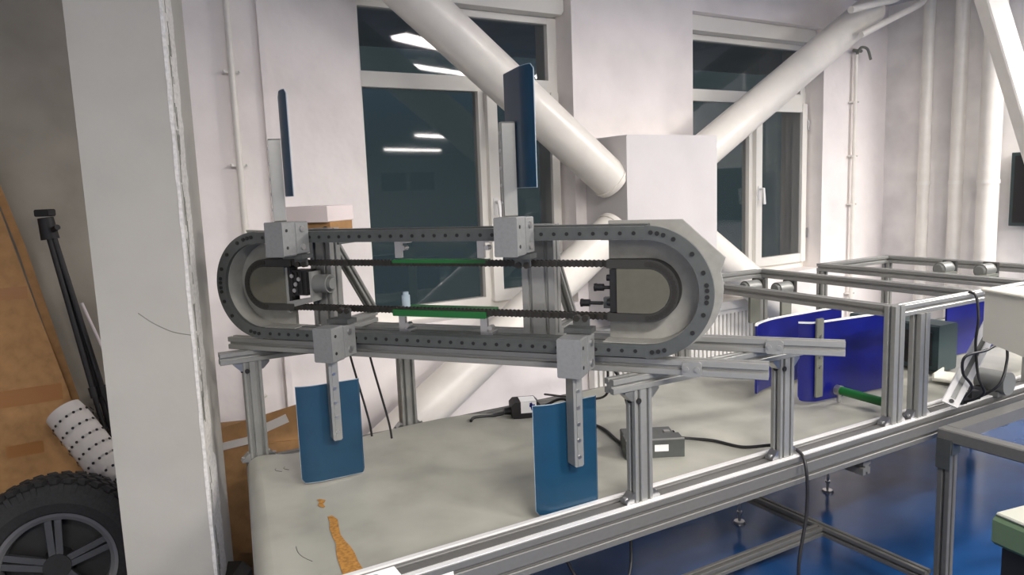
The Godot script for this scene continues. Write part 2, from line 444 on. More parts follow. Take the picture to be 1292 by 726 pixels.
func build_bracing():
	# a block on the wall between the windows where four round braces meet
	var base = Vector3(3.35, 0.0, -3.62)
	var t = thing("bracing_node", W(base.x, base.y, base.z), ANG_W, "white boxed steel node on the pier between the windows", "node")
	var b = from(base)
	b.box(Vector3(3.35, 1.32, -3.6), Vector3(0.77, 1.14, 0.396), Basis.IDENTITY, 0.008)
	put("casing", b, grained(rgb(212, 209, 208), 0.8, 0, 0.01, 0.04, 0.7, 43), t)
	var z = -3.53
	var cc = Vector3(3.35, 1.38, z)
	for e in [
		[Vector3(2.962, 1.615, z), Vector3(1.30, 2.86, z), "round white brace pipe descending across the sorter window"],
		[Vector3(3.62, 1.72, z), Vector3(5.58, 2.87, z), "round white brace pipe rising across the far window"],
		[Vector3(3.66, 1.24, z), Vector3(5.3, 0.16, z), "round white brace pipe sloping down behind the radiator end"],
		[Vector3(2.98, 1.33, z), Vector3(1.15, 0.12, z), "round white brace pipe sloping down behind the belt"]]:
		var p: Vector3 = e[0]; var q: Vector3 = e[1]
		var g = thing("brace_pipe", W(p.x, p.y, p.z), ANG_W, e[2], "pipe")
		b = from(p); b.cyl(p, q, 0.118, -1.0, 40)
		put("tube", b, M.pipe, g)
		var d = (q - p).normalized()
		b = from(p); b.cyl(p + d * 0.02, p + d * 0.035, 0.124, -1.0, 40)
		put("weld_collar", b, M.pipe, g)
	# square tube sloping down at the far right
	var p0 = Vector3(2.80, 2.98, -4.6); var p1 = Vector3(3.75, 0.35, -4.6)
	var sq = thing("sloping_tube", p1, 0.0, "white square steel tube sloping down in front of the vertical pipes", "tube")
	b = from(p1)
	var zz = (p0 - p1).normalized()
	var xx = Vector3(0, 0, 1)
	var yy = zz.cross(xx)
	b.box((p0 + p1) / 2, Vector3(0.12, 0.12, p0.distance_to(p1)), Basis(xx, yy, zz), 0.008)
	put("tube", b, M.pipe, sq)
	b = from(p1); b.box(p1 + Vector3(0, -0.17, 0), Vector3(0.2, 0.36, 0.2), Basis.IDENTITY, 0.005)
	put("foot", b, M.pipe, sq)
	# thin pipe on the wall left of the first window, with clips
	for e in [[0.822, -3.755, "thin white wall pipe between the column and the first window"], [5.76, -3.755, "thin white wall pipe right of the far window"]]:
		var pb = Vector3(e[0], 0.0, e[1])
		var tp = thing("wall_pipe", W(pb.x, pb.y, pb.z), ANG_W, e[2], "pipe")
		b = from(pb); b.cyl(pb, pb + Vector3(0, 3.02 if e[0] < 2 else 2.58, 0), 0.016, -1.0, 14)
		put("tube", b, M.pipe, tp)
		for yy2 in [0.6, 1.36, 1.76, 2.2]:
			b = from(pb)
			b.box(pb + Vector3(0, yy2, -0.018), Vector3(0.075, 0.014, 0.03))
			b.cyl(pb + Vector3(-0.035, yy2, -0.005), pb + Vector3(-0.035, yy2, 0.012), 0.006, -1.0, 8)
			b.cyl(pb + Vector3(0.035, yy2, -0.005), pb + Vector3(0.035, yy2, 0.012), 0.006, -1.0, 8)
			put("pipe_clip", b, M.frame, tp)
		if e[0] > 2:
			b = from(pb)
			b.tube(smooth([pb + Vector3(0, 2.57, 0), pb + Vector3(0.01, 2.63, 0.03), pb + Vector3(0.07, 2.62, 0.05), pb + Vector3(0.12, 2.54, 0.05)]), 0.011, 8)
			b.cyl(pb + Vector3(-0.04, 2.61, 0), pb + Vector3(0.05, 2.61, 0.01), 0.014, -1.0, 8)
			put("tap", b, M.greygreen, tp)
	# three thick vertical pipes on the projecting wall
	var vp = [[0.045, 0.42, "left of the three thick vertical white pipes by the projecting wall"], [0.05, 0.68, "middle of the three thick vertical white pipes by the projecting wall"], [0.075, 0.93, "thickest vertical white pipe nearest the sloping square tube"]]
	for e in vp:
		var pb = Vector3(6.19 - e[0], 0.0, -3.8 + e[1])
		var tp = thing("vertical_pipe", W(pb.x, pb.y, pb.z), ANG_W, e[2], "pipe", "thick vertical pipes")
		b = from(pb); b.cyl(pb, pb + Vector3(0, 3.0, 0), e[0], -1.0, 24)
		put("tube", b, M.pipe, tp)
		b = from(pb); b.cyl(pb + Vector3(0, 1.5, 0), pb + Vector3(0, 1.53, 0), e[0] + 0.005, -1.0, 24); b.box(pb + Vector3(e[0] + 0.02, 1.515, 0), Vector3(0.05, 0.03, 0.03))
		put("pipe_clip", b, M.frame, tp)
	# conduits under the ceiling
	for e in [[Vector3(5.20, 2.62, -3.36), Vector3(5.86, 2.89, -3.3), "white conduit under the ceiling above the thin tap pipe"], [Vector3(4.98, 2.765, -3.30), Vector3(5.55, 2.90, -3.3), "short white conduit against the ceiling near the corner"]]:
		var tp = thing("ceiling_conduit", W(e[0].x, e[0].y, e[0].z), ANG_W, e[2], "conduit")
		b = from(e[0]); b.tube(smooth([e[0], (e[0] + e[1]) / 2, e[1], e[1] + Vector3(0.05, 0.08, 0.02)]), 0.025, 12)
		put("tube", b, M.pipe, tp)
	# ribbed radiator below the windows
	var rb = Vector3(3.75, 0.14, -3.75)
	var r = thing("radiator", W(rb.x, rb.y, rb.z), ANG_W, "long white ribbed radiator low on the wall behind the conveyors", "radiator")
	for i in 40:
		b = from(rb)
		var x: float = 2.95 + i * 0.042
		b.box(Vector3(x, 0.40, -3.75), Vector3(0.026, 0.46, 0.06), Basis.IDENTITY, 0.010)
		put("rib", b, M.frame, r)
	b = from(rb)
	b.box(Vector3(3.77, 0.64, -3.75), Vector3(1.72, 0.04, 0.07), Basis.IDENTITY, 0.012); b.box(Vector3(3.77, 0.16, -3.75), Vector3(1.72, 0.04, 0.07), Basis.IDENTITY, 0.012)
	put("header", b, M.frame, r)
	b = from(rb)
	b.box(Vector3(4.2, 0.69, -3.74), Vector3(0.36, 0.06, 0.11))
	put("top_cover", b, M.frame, r)

# ------------------------------------------------------------------ the belt conveyor
var bn := FastNoiseLite.new()
func s_end(t: float) -> float: return -0.825 - 0.157 * (t + 1.01)     # the end roller sits slightly askew
func belt_y(s: float, t: float) -> float:
	var edge: float = smoothstep(0.0, 0.12, s - s_end(t)) * smoothstep(0.0, -0.12, t) 
	var wv: float = sin(s * 6.0 + t * 3.5) * 0.006 + bn.get_noise_2d(s * 100.0, t * 100.0) * 0.014 - 0.004
	var sag: float = -0.03 * exp(-pow((s - 0.22) / 0.16, 2.0)) * smoothstep(-0.75, -1.03, t)
	return 0.720 + minf(wv, 0.004) * edge + sag

func build_conveyor():
	bn.seed = 4; bn.frequency = 0.012; bn.fractal_octaves = 2
	var t = thing("belt_conveyor", C(0, 0, 0), ANG_C, "long belt conveyor with a rippled off-white belt and aluminium side rail", "conveyor")
	var b = MB.new()
	var s0 = -0.93; var s1 = 3.4; var ns = 150; var nt = 36
	var grid = func(i: int, j: int) -> Vector3:
		var tt: float = lerpf(-1.03, -0.046, float(j) / nt); var s: float = lerpf(s_end(tt), s1, float(i) / ns)
		return Vector3(s, belt_y(s, tt), tt)
	var nrm = func(p: Vector3) -> Vector3:
		var e = 0.01
		return Vector3(belt_y(p.x - e, p.z) - belt_y(p.x + e, p.z), 2 * e, belt_y(p.x, p.z - e) - belt_y(p.x, p.z + e)).normalized()
	for i in ns:
		for j in nt:
			var p: Vector3 = grid.call(i, j); var q: Vector3 = grid.call(i + 1, j); var r: Vector3 = grid.call(i + 1, j + 1); var w: Vector3 = grid.call(i, j + 1)
			var np: Vector3 = nrm.call(p); var nq: Vector3 = nrm.call(q); var nr: Vector3 = nrm.call(r); var nw: Vector3 = nrm.call(w)
			b.tri(p, q, r, np, nq, nr); b.tri(p, r, w, np, nr, nw)
	var pa = []; var pb = []
	for i in 17:
		var a: float = PI / 2 + PI * i / 16.0
		pa.append(Vector3(s_end(-1.03) + cos(a) * 0.045, 0.675 + sin(a) * 0.045, -1.03)); pb.append(Vector3(s_end(-0.046) + cos(a) * 0.045, 0.675 + sin(a) * 0.045, -0.046))
	pa.append(Vector3(s1, 0.63, -1.03)); pb.append(Vector3(s1, 0.63, -0.046))
	b.strip(pa, pb)
	put("belt", b, M.belt, t)
	b = MB.new(); b.cyl(Vector3(-0.824, 0.675, -1.035), Vector3(-0.98, 0.675, -0.04), 0.042, -1.0, 24)
	put("end_roller", b, M.steel, t)
	# front rail: a deep extrusion with two slots on top and two on the outside; back rail
	b = MB.new(); b.bar(Vector3(-1.0, 0.685, -0.005), Vector3(3.4, 0.685, -0.005), 0.078, 0.09, Vector3.UP, 2, 2)
	var fr = put("side_rail", b, M.rail, t)
	b = MB.new(); b.box(Vector3(1.2, 0.731, -0.052), Vector3(4.4, 0.006, 0.014))
	put("belt_edge_strip", b, M.bright, fr)
	b = MB.new(); b.box(Vector3(1.2, 0.731, 0.024), Vector3(4.4, 0.004, 0.016))
	put("outer_top_strip", b, M.bright, fr)  # bright strip stands in for light on the rail's outer top edge
	b = MB.new(); b.bar(Vector3(-0.86, 0.655, -1.06), Vector3(3.4, 0.655, -1.06), 0.055, 0.09, Vector3.UP, 1, 2)
	put("side_rail", b, M.rail, t)
	b = MB.new(); b.box(Vector3(-0.76, 0.7306, -0.012), Vector3(0.10, 0.0012, 0.045))
	var lab = put("paper_label", b, M.white, t)
	b = MB.new(); b.ring(Vector2(-0.765, 0.012), 0.007, 0.010, 0.7412, 0.7416, 0, TAU, 0.0, 20)
	b = MB.new(Transform3D(Basis(Vector3(1, 0, 0), -PI / 2), Vector3(-0.765, 0.7312, -0.012)))
	b.ring(Vector2.ZERO, 0.007, 0.010, 0, 0.0005, 0, TAU, 0.0, 20); b.box(Vector3.ZERO, Vector3(0.012, 0.003, 0.001))
	put("print", b, M.dark, lab)
	b = MB.new(); b.box(Vector3(-0.62, 0.705, 0.0345), Vector3(0.06, 0.016, 0.001))
	put("paper_label", b, M.white, t)
	# brown stain on the belt
	for e in [[[-0.748, -0.555, 0.008], [-0.742, -0.535, 0.016], [-0.752, -0.515, 0.013], [-0.748, -0.49, 0.006]], [[-0.752, -0.425, 0.010], [-0.752, -0.39, 0.018], [-0.760, -0.35, 0.020], [-0.768, -0.30, 0.017], [-0.772, -0.26, 0.019], [-0.778, -0.22, 0.030], [-0.784, -0.18, 0.036], [-0.790, -0.13, 0.036], [-0.798, -0.075, 0.040]]]:
		pa = []; pb = []
		var rg = RandomNumberGenerator.new(); rg.seed = 8
		for k in e:
			var j: float = rg.randf_range(-0.003, 0.003)
			var w: float = k[2] * 0.62
			pa.append(Vector3(k[0] - w + j, belt_y(k[0] - w, k[1]) + 0.0015, k[1])); pb.append(Vector3(k[0] + w + j, belt_y(k[0] + w, k[1]) + 0.0015, k[1]))
		b = MB.new(); b.strip(pa, pb)
		put("brown_stain", b, M.stain, t)
	b = MB.new()
	for e in [[-0.875, -0.30, -0.86, -0.20], [-0.80, -0.88, -0.79, -0.84], [-0.77, -0.885, -0.765, -0.85]]:
		var k = []
		for i in 7:
			var f = i / 6.0
			var x: float = lerpf(e[0], e[2], f) - sin(f * PI) * 0.01; var z: float = lerpf(e[1], e[3], f)
			k.append(Vector3(x, belt_y(x, z) + 0.0005, z))
		b = MB.new()
		b.tube(k, 0.0012, 4)
		put("scuff_mark", b, M.greygreen, t)
	# legs with levelling feet, cross bars near the floor
	for e in [[-0.5, -0.9], [-0.5, -0.005], [1.26, -0.82], [1.89, -0.82], [1.5, -0.005], [3.2, -0.82], [3.2, -0.005]]:
		b = MB.new(); b.bar(Vector3(e[0], 0.11, e[1]), Vector3(e[0], 0.65, e[1]), 0.04, 0.04, Vector3(0, 0, 1))
		var lg = put("leg", b, M.rail, t)
		b = MB.new(); b.cyl(Vector3(e[0], 0.012, e[1]), Vector3(e[0], 0.115, e[1]), 0.007, -1.0, 10)
		b.cyl(Vector3(e[0], 0.0, e[1]), Vector3(e[0], 0.012, e[1]), 0.030, 0.024, 20); b.cyl(Vector3(e[0], 0.05, e[1]), Vector3(e[0], 0.06, e[1]), 0.013, -1.0, 6)
		put("levelling_foot", b, M.steel, lg)
	b = MB.new(); b.bar(Vector3(1.27, 0.145, -0.80), Vector3(1.27, 0.145, 0.07), 0.04, 0.04)
	put("cross_bar", b, M.rail, t)
	b = MB.new(); b.bar(Vector3(-0.5, 0.145, -0.38), Vector3(1.25, 0.145, -0.38), 0.04, 0.04)
	put("long_bar", b, M.rail, t)
	for x in [-0.5, 1.0, 1.89, 2.6]:
		b = MB.new(); b.bar(Vector3(x, 0.60, -1.05), Vector3(x, 0.60, 0.0), 0.04, 0.06)
		put("under_bar", b, M.rail, t)

# ------------------------------------------------------------------ stand over the belt that carries the sorter
func bracket(b: MB, p: Vector3, dx: Vector3):
	# small cast corner bracket between a vertical and a horizontal bar
	var k = PackedVector2Array([Vector2(0, 0), Vector2(0.028, 0), Vector2(0.028, 0.006), Vector2(0.006, 0.028), Vector2(0, 0.028)])
	b.prism(k, -0.015, 0.015, Transform3D(Basis(dx, Vector3.UP, dx.cross(Vector3.UP)), p))
	b.cyl(p + dx * 0.022 + Vector3(0, 0.006, 0), p + dx * 0.022 + Vector3(0, 0.016, 0), 0.006, -1.0, 8)

func build_stand():
	var t = thing("sorter_stand", C(0, 0.73, 0), ANG_C, "aluminium post stand straddling the belt under the paddle sorter", "stand")
	var base = Vector3(0, 0.73, 0)
	var toC = Basis(Vector3.UP, deg_to_rad(ANG_M - ANG_C))
	var onC = func(a: float, y: float, n: float) -> Vector3: return Basis(Vector3.UP, deg_to_rad(-ANG_C)) * (T(a, y, n) - O)
	for e in [[0.0, 0.0, 0.73], [0.57, 0.0, 0.73], [-0.82, -1.055, 0.70], [-0.265, -1.055, 0.70]]:
		var b = from(base)
		b.bar(Vector3(e[0], e[2], e[1]), Vector3(e[0], 1.05, e[1]), 0.06, 0.04, Vector3(0, 0, 1), 2, 1)
		var po = put("post", b, M.alu, t)
		for sg in [-1.0, 1.0]:
			b = from(base)
			bracket(b, Vector3(e[0] + sg * 0.03, e[2] + 0.002, e[1]), Vector3(sg, 0, 0))
			put("base_bracket", b, M.steel, po)
		for sg in [-1.0, 1.0]:
			b = from(base)
			var p = Vector3(e[0] + sg * 0.03, 1.048, e[1])
			b.prism(PackedVector2Array([Vector2(0, 0), Vector2(0.028, 0), Vector2(0.028, -0.006), Vector2(0.006, -0.028), Vector2(0, -0.028)]), -0.015, 0.015, Transform3D(Basis(Vector3(sg, 0, 0), Vector3.UP, Vector3(0, 0, 1)), p))
			put("top_bracket", b, M.steel, po)
		b = from(base); b.cyl(Vector3(e[0] - 0.018, 1.02, e[1] + 0.018), Vector3(e[0] - 0.018, 1.02, e[1] + 0.024), 0.008, -1.0, 10)
		put("bolt", b, M.dark, po)
		b = from(base)
		b.cyl(Vector3(e[0] - 0.035, 1.02, e[1]), Vector3(e[0] - 0.028, 1.02, e[1]), 0.008, -1.0, 10)
		put("bolt", b, M.dark, po)
	for e in [[-0.10, 0.67, 0.0], [-0.92, -0.18, -1.055]]:
		var b = from(base); b.bar(Vector3(e[0], 1.07, e[2]), Vector3(e[1], 1.07, e[2]), 0.04, 0.04)
		put("cross_bar", b, M.alu, t)
	for e in [[-1.415, 0.333, -0.022], [-1.25, 0.525, -0.335]]:
		var b = from(base)
		b.bar(onC.call(e[0], 1.111, e[2]), onC.call(e[1], 1.111, e[2]), 0.042, 0.042)
		var bm = put("beam", b, M.alu, t)
		b = from(base)
		b.box(onC.call(e[1] - 0.19, 1.111, e[2] + 0.026), Vector3(0.05, 0.04, 0.012), toC, 0.006)
		for sg in [-1.0, 1.0]: b.cyl(onC.call(e[1] - 0.19 + sg * 0.014, 1.111, e[2] + 0.03), onC.call(e[1] - 0.19 + sg * 0.014, 1.111, e[2] + 0.036), 0.007, -1.0, 8)
		put("joint_plate", b, M.alu, bm)
	for x in [-1.06, -0.29]:
		var b = from(base)
		b.bar(onC.call(x, 1.153, -0.36), onC.call(x, 1.153, -0.075), 0.04, 0.04)
		put("bridge_bar", b, M.alu, t)

# ------------------------------------------------------------------ the oval sorter track
func build_track():
	var base = Vector3(-0.61, 1.133, 0.0)
	var t = thing("paddle_sorter_track", T(base.x, base.y, base.z), ANG_M, "long grey oval chain track on two beams above the belt", "machine")
	var cl = Vector2(A0, YC); var cr = Vector2(A1, YC)
	var b: MB
	for sg in [1.0, -1.0]:
		b = from(base)
		b.box(Vector3((A0 + A1) / 2, YC + sg * 0.157, 0.008), Vector3(A1 - A0, 0.034, 0.044))
		b.box(Vector3((A0 + A1) / 2, YC + sg * 0.158, -0.032), Vector3(A1 - A0, 0.040, 0.03))
		b.box(Vector3((A0 + A1) / 2, YC + sg * 0.157, 0.0275), Vector3(A1 - A0, 0.024, 0.007))
		var rl = put("straight_rail", b, M.plate, t, "", "upper straight rail" if sg > 0 else "lower straight rail")
		b = from(base)
		for i in 34:
			var x: float = A0 + 0.03 + i * 0.0365
			b.cyl(Vector3(x, YC + sg * 0.157, 0.030), Vector3(x, YC + sg * 0.157, 0.0325), 0.0055, -1.0, 8)
		put("screw", b, M.dark, rl, "stuff")
	for sg in [1.0, -1.0]:
		var c: Vector2 = cr if sg > 0 else cl
		var a0: float = -PI / 2 if sg > 0 else PI / 2
		b = from(base); b.ring(c, 0.139, 0.176, 0.016, 0.030, a0, a0 + PI, 0.0, 48)
		var rim = put("end_rim", b, M.plate, t, "", "half-ring rim at the right end" if sg > 0 else "half-ring rim at the left end")
		b = from(base)
		for k in [-84, -78, -72, -40, -20, -8, -3, 3, 8, 20, 40, 62, 72, 78, 84]:
			var a: float = deg_to_rad(k) if sg > 0 else PI - deg_to_rad(k)
			var p = Vector3(c.x + cos(a) * 0.159, c.y + sin(a) * 0.159, 0.030)
			b.cyl(p, p + Vector3(0, 0, 0.003), 0.0062, -1.0, 8)
		put("screw", b, M.dark, rim, "stuff")
		b = from(base); b.ring(c, 0.138, 0.150, -0.05, 0.017, a0, a0 + PI, -sg * 0.12, 48)
		put("rim_wall", b, M.recess, rim)
		# back plate with a cut corner on top
		var pl = PackedVector2Array()
		for i in 25:
			var a = -PI / 2 + PI * i / 24.0
			if sg > 0 and a > 0.30: break
			if sg < 0 and a > 1.15: break
			pl.append(Vector2(cos(a) * 0.190, sin(a) * 0.182))
		if sg > 0: pl.append_array([Vector2(0.195, 0.085), Vector2(0.085, 0.187)])
		else: pl.append_array([Vector2(0.105, 0.178)])
		pl.append_array([Vector2(-0.115 if sg > 0 else -0.075, 0.187 if sg > 0 else 0.170), Vector2(-0.115 if sg > 0 else -0.075, -0.182)])
		var q = PackedVector2Array()
		for p in pl: q.append(Vector2(p.x * sg, p.y) + c)
		b = from(base); b.prism(q, -0.062, -0.048)
		put("back_plate", b, M.recess, t, "", "back plate with a cut corner at the right end" if sg > 0 else "back plate at the left end")
		# chain guide and the pale core plate
		b = from(base); b.ring(c, 0.061, 0.084, -0.046, 0.002, a0, a0 + PI, -sg * 0.11, 36)
		put("chain_guide", b, M.guide, t)
		pl = PackedVector2Array()
		for i in 25:
			var a = -PI / 2 + PI * i / 24.0
			pl.append(Vector2(cos(a) * 0.060 * sg, sin(a) * 0.060) + c)
		pl.append_array([Vector2(-0.082 * sg, 0.060) + c, Vector2(-0.082 * sg, -0.060) + c])
		b = from(base); b.prism(pl, -0.044, 0.004)
		put("core_plate", b, M.beige, t)
		b = from(base); b.box(Vector3(c.x - sg * 0.092, YC, -0.022), Vector3(0.020, 0.118, 0.04), Basis.IDENTITY, 0.003)
		put("core_end_bar", b, M.dark, t)
		for yy in [-0.034, 0.034]:
			b = from(base); b.cyl(Vector3(c.x - sg * 0.102, YC + yy, -0.01), Vector3(c.x - sg * 0.112, YC + yy, -0.01), 0.009, -1.0, 10)
			put("bolt", b, M.black, t)
	# roller chain: straight runs of links, and the bends
	b = from(base)
	var step = 0.0127
	for sg in [1.0, -1.0]:
		var n = int((A1 - A0) / step)
		for i in n:
			var x: float = A0 + (i + 0.5) * step
			for z in [-0.026, -0.006]:
				b.cyl(Vector3(x, YC + sg * 0.0725, z), Vector3(x, YC + sg * 0.0725, z + 0.004), 0.0098, -1.0, 8)
			b.cyl(Vector3(x, YC + sg * 0.0725, -0.024), Vector3(x, YC + sg * 0.0725, -0.004), 0.0045, -1.0, 6)
			if i % 2 == 0: b.box(Vector3(x + step * 0.5, YC + sg * 0.0725, -0.002), Vector3(step, 0.014, 0.002))
			else: b.box(Vector3(x + step * 0.5, YC + sg * 0.0725, -0.006), Vector3(step, 0.014, 0.002))
	for sg in [1.0, -1.0]:
		var c: Vector2 = cr if sg > 0 else cl
		for i in 19:
			var a: float = -PI / 2 + PI * i / 18.0
			var p = Vector3(c.x + sg * cos(a) * 0.0725, c.y + sin(a) * 0.0725, 0)
			b.cyl(p + Vector3(0, 0, -0.004), p + Vector3(0, 0, 0.0035), 0.0075, -1.0, 8)
	put("roller_chain", b, M.chain, t, "stuff")
	# green wear strips that carry the chain, on little brackets
	b = from(base); b.box(Vector3(-0.595, YC + 0.078, -0.02), Vector3(0.31, 0.010, 0.04), Basis.IDENTITY, 0.002)
	put("wear_strip", b, M.green, t, "", "upper green wear strip")
	b = from(base); b.box(Vector3(-0.60, YC - 0.079, -0.045), Vector3(0.31, 0.020, 0.10), Basis.IDENTITY, 0.002)
	put("wear_strip", b, M.green, t, "", "lower green wear strip")
	for e in [[-0.735, -1.0], [-0.46, -1.0], [-0.735, 1.0], [-0.46, 1.0]]:
		b = from(base)
		b.box(Vector3(e[0], YC + e[1] * 0.115, -0.02), Vector3(0.022, 0.055, 0.012)); b.box(Vector3(e[0] + 0.012, YC + e[1] * 0.136, -0.035), Vector3(0.03, 0.008, 0.04))
		var br = put("strip_bracket", b, M.steel, t)
		b = from(base); b.cyl(Vector3(e[0] + 0.022, YC + e[1] * 0.118, -0.03), Vector3(e[0] + 0.022, YC + e[1] * 0.118, -0.006), 0.008, -1.0, 6)
		put("bolt", b, M.steel, br)
	b = from(base); b.cyl(Vector3(-0.738, YC - 0.069, -0.05), Vector3(-0.738, YC - 0.032, -0.05), 0.013, -1.0, 14); b.cyl(Vector3(-0.738, YC - 0.032, -0.05), Vector3(-0.738, YC - 0.022, -0.05), 0.009, -1.0, 14)
	put("clear_cap", b, M.edge, t)
	# columns behind the track, knee braces to the rear beam
	for e in [[-1.06, 0.08, 0], [-0.305, 0.10, 1]]:
		b = from(base); b.bar(Vector3(e[0], 1.173, -0.095), Vector3(e[0], YC + 0.178, -0.095), e[1], 0.06, Vector3(0, 0, 1), 2, 1)
		put("column_profile", b, M.alu, t)
		b = from(base); b.bar(Vector3(e[0] + 0.018, YC + 0.12, -0.125), Vector3(e[0] + 0.018, 1.18, -0.33), 0.03, 0.03)
		put("knee_brace", b, M.alu, t)
	b = from(base); b.box(Vector3(-1.14, YC + 0.126, -0.205), Vector3(0.25, 0.008, 0.19)); b.box(Vector3(-1.07, YC + 0.08, -0.13), Vector3(0.05, 0.09, 0.012))
	put("shelf_bracket", b, M.plate, t)
	# drive unit inside the left loop
	b = from(base)
	b.prism(PackedVector2Array([Vector2(-1.155, 1.372), Vector2(-1.143, 1.372), Vector2(-1.143, 1.262), Vector2(-1.052, 1.276), Vector2(-1.052, 1.262), Vector2(-1.143, 1.24), Vector2(-1.143, 1.225), Vector2(-1.155, 1.225)]), -0.05, 0.0)
	b.box(Vector3(-1.058, 1.316, -0.03), Vector3(0.010, 0.085, 0.05))
	put("drive_bracket", b, M.alu, t)
	b = from(base)
	b.box(Vector3(-1.103, 1.322, -0.03), Vector3(0.074, 0.082, 0.05), Basis.IDENTITY, 0.008)
	for i in 4: b.box(Vector3(-1.128 + i * 0.018, 1.322, -0.003), Vector3(0.006, 0.07, 0.006))
	put("gearbox", b, M.black, t)
	for k in [[-1.125, 1.345], [-1.112, 1.318], [-1.118, 1.298], [-1.098, 1.335]]:
		b = from(base); b.cyl(Vector3(k[0], k[1], -0.002), Vector3(k[0], k[1], 0.004), 0.007, -1.0, 8)
		put("bolt", b, M.steel, t)
	b = from(base); b.cyl(Vector3(-1.052, 1.318, -0.03), Vector3(-1.0, 1.318, -0.03), 0.030, -1.0, 24); b.cyl(Vector3(-1.0, 1.318, -0.03), Vector3(-0.992, 1.318, -0.03), 0.026, 0.018, 24)
	put("motor", b, M.motor, t)
	# tension bolts by the right loop
	for k in [[-0.145, 1.277, 0.03], [-0.105, 1.321, 0.02]]:
		b = from(base); b.cyl(Vector3(k[0] - 0.02, k[1], -0.02), Vector3(k[0] + 0.045, k[1], -0.02), 0.005, -1.0, 8); b.cyl(Vector3(k[0] - 0.012, k[1], -0.02), Vector3(k[0] + 0.008, k[1], -0.02), 0.010, -1.0, 10)
		b.cyl(Vector3(k[0] - 0.018, k[1], -0.02), Vector3(k[0] - 0.012, k[1], -0.02), 0.012, -1.0, 6)
		put("tension_bolt", b, M.black, t)
	b = from(base); b.box(Vector3(-0.085, 1.277, -0.035), Vector3(0.03, 0.03, 0.02))
	put("tension_block", b, M.plate, t)

